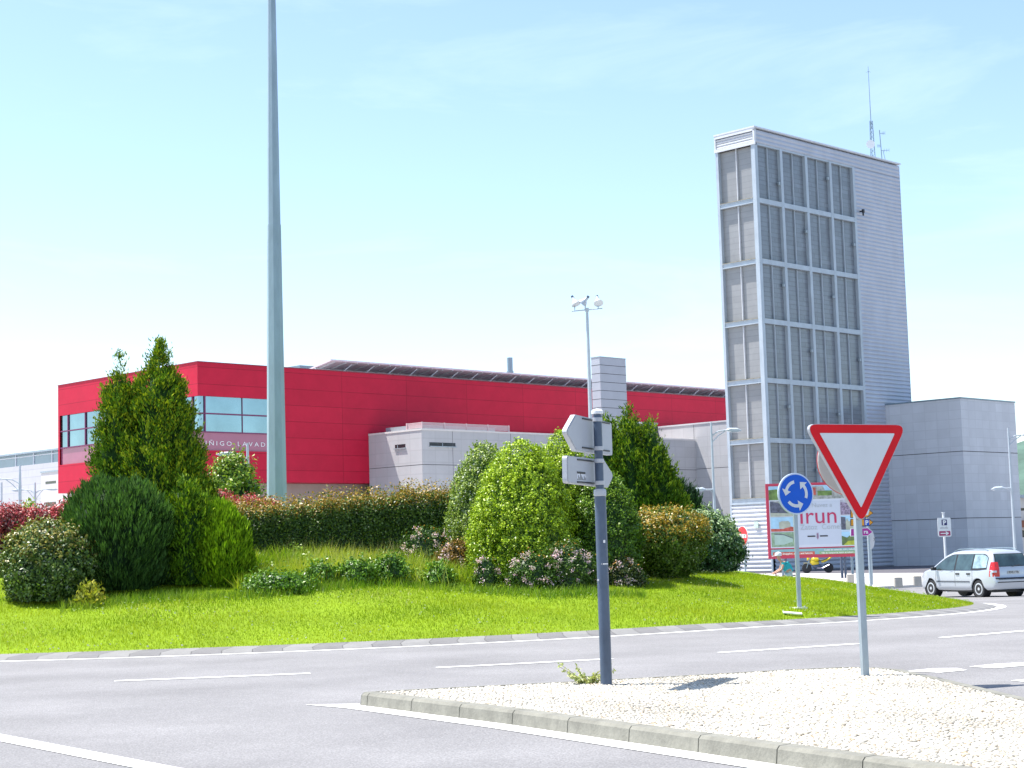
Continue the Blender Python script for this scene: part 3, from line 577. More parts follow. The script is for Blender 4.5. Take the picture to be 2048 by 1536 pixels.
# grey concrete block right of the tower
Q = at_z(1920, 794, at_y(1776, 809, 126.1).z); QZ = Q.z; QO = Vector((Q.x, Q.y, 0)); qa = along((Q.x, Q.y), E1, 2029, QZ)
qb = empty('grey_concrete_block', (Q.x, Q.y, GZ), 'plain grey concrete block right of the tower behind the silver car', 'building')
g = BB(QO); g.box(0, qa, 0, 8.6, GZ, QZ-.1); g.build('wall', M['conc2'], qb)
g = BB(QO); g.box(-.05, qa+.05, -.05, 8.6, QZ-.1, QZ); g.build('coping', M['galvd'], qb)
g = BB(QO)
for y in (902, 1036): zj = at_y(1930, y, Q.y).z; g.box(-.005, qa+.005, -.005, 8.5, zj-.025, zj+.025)
g.build('joint', M['joint'], qb)
# far left white building
lf = Vector((-30.5, 131, 0)); lz = 9.85
lb = empty('white_hall', (lf.x, lf.y, GZ), 'white walled hall with a grey glass roof strip at the far left', 'building')
M['wpan'] = panel_mat('white_wall_panels', (.5, .5, .53), 5, .62, .85, .03, .03, .6)
g = BB(lf); g.box(0, 20, 0, 60, GZ, lz); g.build('wall', M['wpan'], lb)
g = BB(lf); zq = at_y(58, 905, 150).z; g.box(4, 19, 1, 60, lz, zq-.15); w_ = g.build('glass_strip', mat('grey_blue_glass', (.2, .28, .34), .12, .1, .3, spec=.7), lb)
g = BB(lf)
for b in np.arange(2, 60, 3.2): g.box(3.93, 4, b, b+.12, lz, zq-.15)
g.box(3.92, 4, 1, 60, lz+1.2, lz+1.28); g.build('glazing_bars', M['steelw'], w_)
g = BB(lf); g.box(3.5, 19.5, .5, 60, zq-.15, zq); g.build('roof', M['galv'], lb)
bx = at_y(82, 960, 128); bO = Vector((bx.x, bx.y, 0)); bt = at_y(100, 943, 126).z
ll = empty('white_annex', (bO.x, bO.y, GZ), 'low white annex with slot window below the white hall', 'building')
g = BB(bO); g.box(0, 5, -8, 0, GZ, bt); g.build('wall', mat('white_render', (.58, .56, .56), .8, .05, 1), ll)
g = BB(bO); g.box(-.05, 5, -8, .05, bt, bt+.12); g.build('coping', M['galv'], ll)
for (x0, x1, y0, y1) in ((91, 112, 962, 967), (91, 112, 1004, 1012), (122, 133, 1003, 1012)):
    zz0, zz1 = at_y(x0, y1, bO.y-1.5).z, at_y(x0, y0, bO.y-1.5).z; q0, q1 = px_ab(x0, x1, E2, bO, zz0); g = BB(bO); g.box(-.01, .05, q0, q1, zz0, zz1); g.build('window', M['glassd'], ll)
# distant building at the right edge
dr = at_y(2030, 1050, 190); e = empty('distant_building', (dr.x, dr.y, -.6), 'distant pale building with a brown band at the right edge below the hill', 'building')
g = MB((dr.x, dr.y, 0)); z0, z1 = -.6, at_y(2040, 996, 190).z; g.box(0, 26, 0, 14, z0, z1); g.build('wall', mat('far_white_wall', (.6, .58, .54), .8, .1, .5), e)
zz = at_y(2040, 1048, 190).z; g = MB((dr.x, dr.y, 0)); g.box(-.1, 26.1, -.6, 0, zz-.4, zz+.4); g.build('awning', mat('brown_awning', (.25, .1, .06), .7, .1, 1), e)
zz = at_y(2040, 1066, 190).z; g = MB((dr.x, dr.y, 0)); g.box(.5, 25, -.02, .1, zz-.5, zz+.3); g.box(.5, 25, -.02, .1, zz+2.5, zz+2.8); g.build('window', M['glassd'], e)
g = MB((dr.x, dr.y, 0)); g.box(-.5, 26.5, -.5, 14.5, z1, z1+.35); g.build('roof', M['galv'], e)
# ================================================================== STREET FURNITURE
# tall mast in the middle of the island
mb_ = at_y(553.5, 1010, 49); mr_ = 19.4*49/3350
mp_ = at_y(544, 0, 49); slope = (mr_-8.2*49/3350)/(mp_.z-mb_.z); gb_ = gz(mb_.x, 49)
e = empty('mast_pole', (mb_.x, 49, gb_), 'very tall tapered grey mast rising from behind the hedge out of the photo', 'mast')
e.rotation_euler = (0, .0045, 0); zs_ = at_y(547, 450, 49).z-gb_; M['mast'] = mat('mast_galvanised', (.31, .40, .48), .55, .14, 3, .1, 30, metal=.15, streak=.8, nd=8)
rz = lambda z: mr_-slope*(z+gb_-mb_.z)
g = LB(); g.lathe([(rz(0)+.01, 0), (rz(zs_)+.012, zs_)], 8); g.build('lower_shaft', M['mast'], e, smooth=True)
g = LB(); g.lathe([(rz(zs_), zs_), (.05, zs_+(rz(zs_)-.05)/slope)], 8); g.build('upper_shaft', M['mast'], e, smooth=True)
g = LB(); g.lathe([(.5, 0), (.5, .04)], 16); g.lathe([(.1, .04), (.1, .5)], 6, 'z', (.3, -.35, 0)); g.build('base_plate', M['mast'], e)
# floodlight pole
FY = 92.; fb = at_y(1180, 800, FY); ft = at_y(1176, 618, FY); e = empty('floodlight_pole', (fb.x, FY, GZ), 'tall grey pole carrying three bell floodlights on a crossbar', 'floodlight')
M['fl'] = mat('lamp_pole_grey', (.42, .47, .52), .5, .08, 4, metal=.2)
H = ft.z-GZ; g = LB(); g.tube([(0, 0, 0), (0, 0, H)], [.17, .075], 10); g.build('pole', M['fl'], e, smooth=True)
g = LB(); g.tube([(-.86, -.1, H-.12), (.86, .1, H+.02)], .035, 6); g.box(-.1, .1, -.1, .1, H-.15, H+.06); g.build('crossbar', M['fl'], e)
for x, tx, ty in ((-.68, .35, -.3), (-.1, -.75, .2), (.62, .1, -.55)):
    D = Vector((tx, ty, -.8)).normalized(); X_ = D.cross(Vector((0, 0, 1))).normalized(); Y_ = D.cross(X_)
    g = LB((x, 0, H+.48), X_, Y_, D); g.lathe([(.06, -.22), (.09, -.2), (.1, -.05), (.2, .08), (.27, .22), (.28, .25), (.25, .25)], 16); lo = g.build('floodlight_head', M['fl'], e, smooth=True)
    g = LB((x, 0, H+.48), X_, Y_, D); g.lathe([(.24, .235), (.24, .245)], 16); g.build('lens', M['white'], lo)
    g = LB((x, 0, H+.48), X_, Y_, D); g.lathe([(.075, -.33), (.075, -.2)], 10); g.build('ballast', M['slate'], lo)
    g = LB(); g.tube([(x, 0, H-.03), (x+.02, .05, H+.45)], .03, 5); g.build('bracket', M['fl'], lo)
# street lamps
def lamp_head(parent, P0, sx, s=1.):
    g = LB(P0, (sx, 0, 0), (0, 1, 0), (0, 0, 1))
    g.add([(0, -.06, 0), (.25*s, -.13, .05), (.6*s, -.13, .03), (.78*s, -.04, -.03), (0, .06, 0), (.25*s, .13, .05), (.6*s, .13, .03), (.78*s, .04, -.03), (.25*s, -.12, -.08), (.6*s, -.12, -.1), (.25*s, .12, -.08), (.6*s, .12, -.1), (.2*s, 0, .11), (.55*s, 0, .1)],
          [(0, 8, 1), (1, 8, 9, 2), (2, 9, 3), (4, 5, 10), (5, 6, 11, 10), (6, 7, 11), (0, 4, 10, 8), (8, 10, 11, 9), (9, 11, 7, 3), (0, 1, 12), (1, 2, 13, 12), (2, 3, 13), (3, 7, 13), (7, 6, 13), (6, 5, 12, 13), (5, 4, 12), (4, 0, 12)])
    h = g.build('lamp_head', M['fl'], parent); g = LB(P0, (sx, 0, 0)); g.add([(.28*s, -.1, -.1), (.57*s, -.1, -.115), (.57*s, .1, -.115), (.28*s, .1, -.1)], [(0, 3, 2, 1)]); g.build('lens', M['glassd'], h)
def lamp_twin(px, py, Y, label, gd):
    b = at_y(px, py, Y); e = empty('street_lamp', (b.x, Y, gd), label, 'street lamp', 'two armed street lamps'); H = b.z-gd
    g = LB(); g.tube([(0, 0, 0), (0, 0, H*.5), (0, 0, H)], [.085, .065, .045], 8); g.build('pole', M['fl'], e, smooth=True)
    z = H-.62; g = LB(); g.tube([(0, 0, z), (.3, -.05, z+.2), (.62, -.1, z+.24)], .032, 6); g.tube([(0, 0, z-.3), (.3, -.05, z+.0), (.62, -.1, z+.2)], .026, 6); g.build('upper_arm', M['fl'], e); lamp_head(e, (.6, -.1, z+.24), 1)
    z = H*.525+.55; g = LB(); g.tube([(0, 0, z), (-.35, -.05, z+.0)], .035, 6); g.tube([(0, 0, z-.18), (-.2, -.03, z)], .022, 5); g.build('lower_arm', M['fl'], e); lamp_head(e, (-.3, -.05, z), -1)
lamp_twin(1422, 845, 76, 'grey double street lamp standing against the sunlit concrete wall left of the tower', GZ)
lamp_twin(2016, 856, 86, 'grey double street lamp in front of the grey concrete block at the right', -.6)
def lamp_one(px, py, Y, sx, label, armz=.9, s=1., heads=1):
    b = at_y(px, py, Y); e = empty('street_lamp', (b.x, Y, -.6), label, 'street lamp', 'single street lamps behind the hedges'); H = b.z+.6
    g = LB(); g.tube([(0, 0, 0), (0, 0, H-armz-.3), (0, 0, H)], [.1, .085, .05], 8); g.build('pole', M['fl'], e, smooth=True)
    g = LB(); 
    for q in ((sx,) if heads == 1 else (sx, -sx)):
        g.tube([(0, 0, H-armz), (q*.4*s, 0, H-armz+.25), (q*.9*s, 0, H-armz+.3)], .035, 6); g.tube([(0, 0, H-armz-.45), (q*.4*s, 0, H-armz-.0), (q*.7*s, 0, H-armz+.25)], .025, 5)
    g.build('arm', M['fl'], e)
    for q in ((sx,) if heads == 1 else (sx, -sx)): lamp_head(e, (q*.85*s, 0, H-armz+.3), q, 1.25)
lamp_one(495, 886, 82, -1, 'pale curved arm street lamp in front of the red hall lettering', .8, .7)
lamp_one(40, 930, 93, -1, 'grey street lamp in front of the white hall, its dark head reaching the left edge', 1.05, 1.1)
lamp_one(70, 965, 118, -1, 'thin distant street lamp with two small arms before the white hall', .8, .8, 2)
b = at_y(3, 965, 110); e = empty('flag_post', (b.x, 110, -.6), 'thin grey post at the very left edge', 'post'); g = LB(); g.tube([(0, 0, 0), (0, 0, b.z+.6)], .07, 6); g.build('pole', M['fl'], e)
# direction sign on the traffic island
IZ = .13; pb = at_z(1213, 1370, IZ); PY = pb.y
e = empty('direction_signpost', (pb.x, PY, IZ), 'dark blue grey post with two blank arrow sign backs on the pebble island', 'signpost')
zc = at_y(1199, 984, PY).z-IZ; zt2 = at_y(1190, 826, PY).z-IZ; px_m = PY/3350
def lean(z): return 0.
g = LB(); g.lathe([(.062, 0), (.062, zc-.04)], 20); g.build('lower_pole', M['slate'], e, smooth=True)
g = LB(); g.lathe([(.046, zc), (.046, zt2)], 20); g.build('upper_pole', M['slate'], e, smooth=True)
g = LB(); g.lathe([(.062, zc-.045), (.068, zc-.04), (.068, zc+.015), (.06, zc+.03), (.047, zc+.035)], 20); g.build('collar', M['signback'], e, smooth=True)
g = LB(); g.lathe([(.047, zt2-.015), (.064, zt2-.01), (.064, zt2+.02), (.05, zt2+.035), (.01, zt2+.045)], 20); g.build('cap', M['white'], e, smooth=True)
g = LB((0, 0, 0)); 
for (x_, y_, z_, w_, h_) in ((.025, -.058, at_y(1205, 1083, PY).z-IZ, .022, .03), (-.05, -.042, at_y(1198, 1160, PY).z-IZ, .03, .02), (.02, -.06, at_y(1200, 1128, PY).z-IZ, .07, .012)):
    g.fr((x_, y_, z_), (1, x_*-6, 0)); g.box(-w_/2, w_/2, -.004, .003, -h_/2, h_/2)
g.build('sticker', M['white'], e)
pts = [Vector((0, 0, z)) for z in (at_y(1211, 1030, PY).z-IZ, at_y(1211, 1040, PY).z-IZ)]
def on_plane(px, py, yl=None):
    """point on the sign plane: depth varies linearly in 1/depth across the sign"""
    k = (1-(px-1197)*.00086)/ (PY+.1); return at_y(px, py, 1/k)
A_ = on_plane(1131, 900); B_ = on_plane(1226, 900); dirs = (B_-A_); dirs.z = 0; dirs.normalize(); nb_ = Vector((dirs.y, -dirs.x, 0))  # towards camera
if nb_.y > 0: nb_ = -nb_
ctr = Vector((pb.x, PY, 0))-nb_*.085
def uvp(px, py):
    d = ray(px, py); k = (ctr-CAM).dot(nb_)/d.dot(nb_); p = CAM+d*k; return ((p-ctr).dot(dirs), p.z-IZ)
def rounded(poly, r, n=4):
    res = []; N = len(poly)
    for i in range(N):
        p = Vector(poly[i]); a = Vector(poly[i-1])-p; b = Vector(poly[(i+1) % N])-p; la, lb_ = a.length, b.length; a.normalize(); b.normalize()
        ang = a.angle(b); t = min(r/math.tan(ang/2), la*.45, lb_*.45); p0, p1 = p+a*t, p+b*t
        for k in range(n+1): s = k/n; q = p0.lerp(p, s).lerp(p.lerp(p1, s), s); res.append((q.x, q.y))
    return res
L0 = Vector((ctr.x-pb.x, ctr.y-PY, 0))
def arrow_panel(pxpts, name):
    poly = rounded([uvp(*p) for p in pxpts], .045)
    g = LB(L0, dirs, -nb_, (0, 0, 1)); g.plate(poly, 0, .05); o = g.build(name, M['signback'], e)
    ins = [(x*.985+.002, z) for x, z in poly]; cz = sum(p[1] for p in ins)/len(ins); cx_ = sum(p[0] for p in ins)/len(ins)
    g = LB(L0, dirs, -nb_, (0, 0, 1)); g.plate([(cx_+(x-cx_)*.975, cz+(z-cz)*.93) for x, z in poly], -.006, -.001); g.build('back_sheet', mat('sign_back_panel', (.36, .38, .43), .45, .05, 3), o)
    return o, poly
p1_, q1_ = arrow_panel([(1131, 863), (1150, 829), (1223, 846), (1225, 911), (1152, 902)], 'arrow_panel')
p2_, q2_ = arrow_panel([(1133, 911), (1208, 920), (1227, 951), (1216, 975), (1134, 966)], 'arrow_panel')
for po, ya, yb, xa, xb in ((p1_, 838, 896, 1163, 1212), (p2_, 920, 965, 1153, 1200)):
    for yy_ in (ya, yb):
        u0_, w0_ = uvp(xa, yy_-1); u1_, w1_ = uvp(xb, yy_+6); wz_ = (w0_+w1_)/2
        g = LB(L0, dirs, -nb_, (0, 0, 1)); g.box(u0_, u1_+.1, -.014, -.0065, w0_-.008, w0_+.008); g.build('rail', M['black'], po)
        g = LB((0, 0, 0)); g.lathe([(.048, w0_-.022), (.054, w0_-.02), (.054, w0_+.02), (.048, w0_+.022)], 16); g.build('clamp', M['signback'], po)
us, ws = uvp(1153, 961); ue, we = uvp(1169, 942); g = LB(L0, dirs, -nb_, (0, 0, 1)); g.box(us, ue, -.0085, -.0065, ws, we-.01); st_ = g.build('sticker', mat('sticker_white', (.55, .58, .65), .5, 0), p2_)
g = LB(L0, dirs, -nb_, (0, 0, 1)); g.box(us, ue, -.01, -.0088, we-.035, we-.012)
for k in range(9): x = us+(ue-us)*(k+.3)/9.; g.box(x, x+.013, -.01, -.0088, ws+.006, ws+.02+.018*((k*5) % 3))
g.box(us+.1, us+.115, -.01, -.0088, ws+.02, ws+.09); g.build('print', M['black'], st_)
# yield sign
yb_ = at_z(1733, 1352, IZ); YY = yb_.y; e = empty('yield_sign', (yb_.x, YY, IZ), 'large red and white inverted triangle yield sign on the pebble island', 'road sign')
ang = R_(26); dS = Vector((math.cos(ang), math.sin(ang), 0)); nS = Vector((math.sin(ang), -math.cos(ang), 0))
TLp, TRp, BTp = at_y(1612, 848, YY-.25), at_y(1803, 850, YY+.25), at_y(1720, 1037, YY)
side_ = (TRp-TLp); side_.z = 0; sl_ = side_.length; zt3 = (TLp.z+TRp.z)/2-IZ; zb3 = BTp.z-IZ
x0 = (at_y(1720, 1030, YY).x-yb_.x)
g = LB(); g.fr((0, 0, 0), dS, -nS, (0, 0, 1)); g.box(-.04, .04, -.0, .045, -.02, zt3-.1); g.build('post', M['galv'], e)
w2, w1 = sl_/2, 0
w2 += .06; zb3 -= .07
tri = [(-w2, zt3), (w2, zt3), (0, zb3)]
ox = -.0
def tri_in(d):
    h = zt3-zb3; s = math.hypot(w2, h); dd = d*(s+w2)/h
    return [(-w2+dd, zt3-d), (w2-dd, zt3-d), (0, zb3+d*s/w2)]
g = LB((0, 0, 0), dS, -nS, (0, 0, 1)); g.plate(rounded(tri, .085, 6), -.045, -.003); g.build('sign_plate', M['signback'], e)
g = LB((0, 0, 0), dS, -nS, (0, 0, 1)); g.plate(rounded(tri_in(.006), .08, 6), -.049, -.0455); g.build('red_border', M['red'], e)
g = LB((0, 0, 0), dS, -nS, (0, 0, 1)); g.plate(rounded(tri_in(.099), .008, 2), -.0535, -.0495); g.build('white_face', M['signw'], e)
dc = at_y(1710, 920, YY+.1); dR = 71*YY/3350; dD = Vector((1, .08, 0)).normalized(); dN = Vector((dD.y, -dD.x, 0))
g = LB((dc.x-yb_.x, .16, dc.z-IZ), dD, -dN, (0, 0, 1)); g.lathe([(dR-.01, .05), (dR, .055), (dR, .085), (dR-.03, .09)], 36, 'y'); dd_ = g.build('round_sign_back', mat('disc_back', (.4, .38, .37), .5, .05, 3), e)
g = LB((dc.x-yb_.x, .16, dc.z-IZ), dD, -dN, (0, 0, 1)); g.lathe([(dR+.004, .09), (dR+.004, .1)], 36, 'y'); g.build('red_rim', M['red'], dd_)
g = LB((0, 0, 0), dS, -nS, (0, 0, 1)); 
for z in (zb3+.25, zt3-.22): g.box(-.07, .07, -.002, .06, z-.02, z+.02)
g.build('clamp', M['galvd'], e)
# roundabout sign on the lawn
rb_ = ground(1600, 1217, gz); RY = rb_.y; e = empty('roundabout_sign', (rb_.x, RY, rb_.z-.02), 'round blue roundabout sign with three white arrows on the lawn', 'road sign')
ang = R_(24); dS = Vector((math.cos(ang), math.sin(ang), 0)); nS = Vector((math.sin(ang), -math.cos(ang), 0)); rc = at_y(1585.5, 988, RY); rr_ = 41.5*RY/3350; zc_ = rc.z-rb_.z+.02; oxx = rc.x-rb_.x
g = LB((0, 0, 0), dS, -nS); g.box(-.045, .045, 0, .04, 0, zc_+rr_*.7); g.build('post', M['galv'], e)
g = LB((0, 0, zc_), dS, -nS); g.lathe([(rr_-.01, -.045), (rr_, -.04), (rr_, -.008), (rr_-.01, -.004)], 40, 'y'); g.build('sign_plate', mat('pale_blue_rim', (.5, .58, .72), .4, 0), e)
g = LB((0, 0, zc_), dS, -nS); g.lathe([(rr_*.925, -.0505), (rr_*.925, -.0465)], 40, 'y'); g.build('blue_face', M['blue'], e)
for c0_ in (95, 215, 335):
    g = LB((0, 0, zc_), dS, -nS); ri, ro = rr_*.5, rr_*.655; pin, pout = [], []
    n_ = 10
    for i in range(n_+1): a = R_(c0_+4+62*i/n_); pin.append((ri*math.cos(a), ri*math.sin(a))); pout.append((ro*math.cos(a), ro*math.sin(a)))
    g.v = []; V2 = [(x, -.0545, z) for x, z in pin]+[(x, -.0545, z) for x, z in pout]; g.add(V2, [(i, i+1, n_+2+i, n_+1+i) for i in range(n_)])
    a = R_(c0_+66); a2 = R_(c0_+66+27); rm = (ri+ro)/2; g.add([((ri-.09*rr_/.5)*math.cos(a), -.0545, (ri-.09*rr_/.5)*math.sin(a)), ((ro+.09*rr_/.5)*math.cos(a), -.0545, (ro+.09*rr_/.5)*math.sin(a)), (rm*1.06*math.cos(a2), -.0545, rm*1.06*math.sin(a2))], [(0, 1, 2)])
    g.build('white_arrow', M['signw'], e)
g = LB((0, 0, 0), dS, -nS); g.box(-.15, .12, -.1, .1, .0, .05); g.build('base_plate', M['white'], e)
lt = ground(1585, 1231, gz); e = empty('litter_board', (lt.x, lt.y, lt.z+.05), 'white strip of board lying on the lawn before the blue sign', 'litter'); e.rotation_euler = (.12, .1, -.08)
g = LB(); g.box(-.19, .19, -.08, .08, -.01, .012); g.build('board', M['white'], e)
# billboard
BY = 92.; bl = at_y(1531, 968, BY); bbm = at_y(1537, 1118, BY); brr = at_y(1717, 963, BY); HB = bl.z-bbm.z; WB = brr.x-bl.x-.05
e = empty('billboard', ((bl.x+bbm.x)/2, BY, -.6), 'large red framed town billboard with photo panels behind the blue sign', 'billboard'); z0 = bbm.z+.6
M['crim'] = mat('crimson_frame', (.42, .03, .07), .5, .05, 2)
g = LB(); g.box(0, WB, 0, .12, z0, z0+HB); g.build('frame', M['crim'], e)
def Bq(name, x0, x1, y0, y1, m, lay, parent=None):
    """fractions of the board, y from the top"""
    g = LB(); g.box(x0*WB, x1*WB, -.012*lay-.001, -.012*(lay-1)-.003, z0+HB*(1-y1), z0+HB*(1-y0)); return g.build(name, m, parent or e)
def cm_(n, c, v=.15, s=2.): return mat(n, c, .55, v, s, nd=6)
pw = Bq('poster_ground', .03, .97, .035, .86, cm_('poster_white', (.5, .54, .62), .02), 1)
Bq('centre_panel', .33, .79, .25, .825, cm_('poster_pale', (.44, .49, .58), .02), 2, pw)
skyb = cm_('photo_sky', (.3, .5, .65), .2, 1.); grn = cm_('photo_green', (.12, .2, .05), .5, 3); grey = cm_('photo_grey', (.28, .3, .29), .5, 5); redp = cm_('photo_red', (.4, .08, .06), .5, 6); dark = cm_('photo_dark', (.08, .09, .13), .6, 7); stone = cm_('photo_stone', (.33, .36, .3), .25, 3)
def photo(x0, x1, y0, y1, shapes, base):
    o = Bq('photo_panel', x0, x1, y0, y1, base, 2)
    for q_, (poly, m) in enumerate(shapes):
        g = LB(); P2 = [((x0+(x1-x0)*a)*WB, z0+HB*(1-(y1+(y0-y1)*b))) for a, b in poly]; g.plate(P2, -.03-.006*q_, -.0255-.006*q_); g.build('photo_patch', m, o)
photo(.03, .32, .04, .22, [([(0, 0), (1, 0), (1, .35), (.6, .45), (.3, .8), (0, .75)], grn)], skyb)
photo(.33, .97, .04, .22, [([(0, 0), (1, 0), (1, .2), (.8, .7), (.5, .55), (.45, .95), (.2, .95), (.15, .6), (0, .5)], grey), ([(.18, .3), (.33, .3), (.33, .85), (.18, .85)], redp), ([(.36, .25), (.6, .25), (.6, .6), (.36, .6)], grn)], skyb)
photo(.04, .31, .235, .44, [([(0, 0), (1, 0), (1, .5), (.7, .6), (.3, .9), (0, 1)], dark), ([(.0, 0), (1, 0), (1, .18), (0, .25)], stone)], grey)
photo(.04, .31, .45, .64, [([(0, 0), (1, 0), (1, .25), (.75, .35), (.5, .18), (0, .2)], redp), ([(.33, .22), (.33, .65), (.45, .72), (.7, .72), (.78, .6), (.78, .3), (.5, .2)], stone)], skyb)
photo(.04, .31, .65, .845, [([(.12, .15), (.12, .85), (.5, .8), (.85, .55), (.85, .35), (.5, .15)], cm_('photo_pale_green', (.32, .45, .4), .1)), ([(.12, .84), (.5, .8), (.85, .55), (.87, .58), (.5, .85), (.12, .89)], dark)], cm_('photo_garden', (.2, .3, .2), .4, 5))
photo(.80, .965, .24, .44, [([(0, 0), (1, 0), (1, .7), (0, .85)], cm_('photo_crowd', (.22, .18, .26), .8, 9))], cm_('photo_crowd_grey', (.35, .36, .42), .4, 6))
photo(.80, .965, .455, .65, [([(0, .05), (.3, .05), (.3, .9), (0, .95)], dark), ([(.3, .05), (1, .05), (1, .72), (.5, .6), (.4, .85), (.3, .6)], stone)], skyb)
photo(.80, .965, .665, .845, [([(0, 0), (1, 0), (1, .9), (.7, .85), (.35, .55), (0, .7)], cm_('photo_hill_green', (.1, .16, .05), .4, 3)), ([(.1, 0), (1, 0), (1, .35), (.4, .3)], cm_('photo_field', (.35, .4, .04), .3, 3))], skyb)
Bq('lower_band', .03, .97, .878, .955, cm_('band_teal', (.2, .38, .4), .1), 2)
Bq('band_red', .05, .5, .915, .957, cm_('band_orange', (.5, .1, .06), .1), 3); Bq('band_green', .55, .97, .918, .957, cm_('band_green', (.25, .4, .2), .1), 3)
def Bt(s, x, y, size, m, align='CENTER', sx=1., bold=0., lay=4, parent=None):
    g = LB(); add_text(g, s, x*WB, z0+HB*(1-y), -.012*lay-.003, size, align, 1., bold, sx); g.build('lettering', m, parent or e)
Bt('Irun', .555, .545, 1.28, cm_('crimson_letters', (.4, .02, .09), 0), sx=1.02, lay=3)
gt = cm_('faint_letters', (.34, .38, .42), 0)
Bt('Nuvez a', .6, .33, .34, gt, lay=3); Bt('Zatoz  Come!', .58, .625, .4, gt, lay=3)
wt = cm_('white_letters', (.75, .75, .7), 0)
Bt('City of shopping, sport and leisure', .06, .948, .15, wt, 'LEFT', 1., .003, 5); Bt('Ciudad de comercio, ocio y cultura', .6, .91, .135, wt, 'LEFT', .88, .003, 5); Bt('Ville du commerce, loisirs et culture', .57, .95, .135, wt, 'LEFT', .88, .003, 5)
g = LB(); zz = z0+HB*.285
for x0, x1 in ((.43, .515), (.565, .65)): g = LB(); g.box(x0*WB, x1*WB, -.04, -.027, zz-.035, zz+.035); g.build('emblem_bar', M['black'], e)
g = LB(); g.plate([(.53*WB, zz+.17), (.55*WB, zz+.17), (.552*WB, zz-.08), (.54*WB, zz-.2), (.528*WB, zz-.08)], -.04, -.027); g.build('emblem', cm_('emblem_grey', (.3, .2, .3), .6, 12), e)
for px in (1567, 1573, 1685, 1692, 1706): 
    x = at_y(px, 1150, BY+.1).x-e.location.x; g = LB(); g.box(x-.06, x+.06, .13, .25, 0, z0+HB*.9); g.build('post', M['slate'] if px in (1573, 1692, 1685) else M['galvd'], e)
# small direction signs with mirror-like disc behind the yield sign
db = at_z(1742, 1178, -.6); DY = db.y; e = empty('direction_arrows', (db.x, DY, -.6), 'short post with orange, yellow parking and purple arrow plates right of the yield post', 'signpost')
zt_l = at_y(1738, 1012, DY).z+.6; g = LB(); g.tube([(0, 0, 0), (0, 0, zt_l)], .06, 8); g.build('post', M['galv'], e)
def dpx(px, py): p = at_y(px, py, DY); return (p.x-db.x, p.z+.6)
for nm, pts, m, rim in (('orange_arrow', [(1700, 1019), (1734, 1017), (1746, 1026), (1734, 1035), (1700, 1036)], M['orange'], M['black']), ('parking_arrow', [(1700, 1038), (1738, 1038), (1746, 1045), (1738, 1052), (1700, 1052)], M['orange'], M['black']), ('purple_arrow', [(1700, 1057), (1735, 1055), (1745, 1064), (1735, 1072), (1700, 1073)], M['magenta'], M['white'])):
    q = [dpx(*p) for p in pts]; g = LB(); g.plate(q, -.1, -.06); o = g.build(nm, rim, e); cx_ = sum(p[0] for p in q)/5; cz_ = sum(p[1] for p in q)/5
    g = LB(); g.plate([(cx_+(x-cx_)*.94, cz_+(z-cz_)*.84) for x, z in q], -.106, -.101); g.build('face', m, o)
    if nm == 'parking_arrow':
        x, z = dpx(1733, 1045); g = LB(); g.box(x-.12, x+.1, -.111, -.107, z-.13, z+.13); g.build('blue_square', M['blue'], o); g = LB(); add_text(g, 'P', x-.01, z-.1, -.114, .28, bold=.01); g.build('letter', M['white'], o)
    elif nm == 'purple_arrow': x, z = dpx(1731, 1067); g = LB(); add_text(g, 'ra', x, z, -.11, .24, bold=.008); g.build('letter', M['white'], o)
    else: x, z = dpx(1734, 1024); g = LB(); g.plate([(x-.12, z-.14), (x+.02, z-.14), (x+.1, z+.12), (x-.04, z+.14)], -.111, -.107); g.build('pictogram', M['white'], o)
dk = at_y(1741, 1079, DY+2.5); e = empty('round_grey_sign', (dk.x, DY+2.5, -.6), 'grey round sign back with a small black cross right of the arrow plates', 'road sign')
zk = dk.z+.6; rk = 18.5*(DY+2.5)/3350; D_ = Vector((.55, .83, 0)).normalized(); N_ = Vector((D_.y, -D_.x, 0))
g = LB((0, 0, zk), D_, -N_); g.lathe([(rk, -.03), (rk, .0)], 28, 'y'); g.build('disc', M['signback'], e); g = LB((0, 0, 0)); g.tube([(0, .08, 0), (0, .08, zk+.3)], .05, 8); g.build('post', M['galv'], e)
g = LB((.12, -.1, zk), D_, -N_)
for s_ in (-1, 1): g.add([(-.09, -.035, -.075*s_-.02), (-.09, -.035, -.075*s_+.02), (.09, -.035, .075*s_+.02), (.09, -.035, .075*s_-.02)], [(0, 3, 2, 1)])
g.build('black_cross', M['black'], e)
# no-entry sign
ne = at_y(1486, 1072, 72); e = empty('no_entry_sign', (ne.x, 72, -.6), 'red no entry sign turned edgeways beside the variegated bush', 'road sign'); zk = ne.z+.6
D_ = Vector((-.2, .98, 0)).normalized(); D_ = Vector((.42, -.9, 0)).normalized(); N_ = Vector((D_.y, -D_.x, 0)); N_ = -N_ if N_.y > 0 else N_
rk = .43; 
g = LB((0, 0, 0)); g.tube([(.05, .05, 0), (.05, .05, zk+.3)], .04, 8); g.build('post', M['galv'], e)
g = LB((0, 0, zk), D_, -N_); g.lathe([(rk, -.03), (rk, .0)], 28, 'y'); g.build('disc', M['white'], e); g = LB((0, 0, zk), D_, -N_); g.lathe([(rk*.94, -.036), (rk*.94, -.031)], 28, 'y'); g.build('red_face', mat('bright_sign_red', (.7, .02, .03), .4, 0), e)
g = LB((0, 0, zk), D_, -N_); g.box(-.32, .32, -.042, -.037, -.08, .08); g.build('white_bar', M['white'], e)
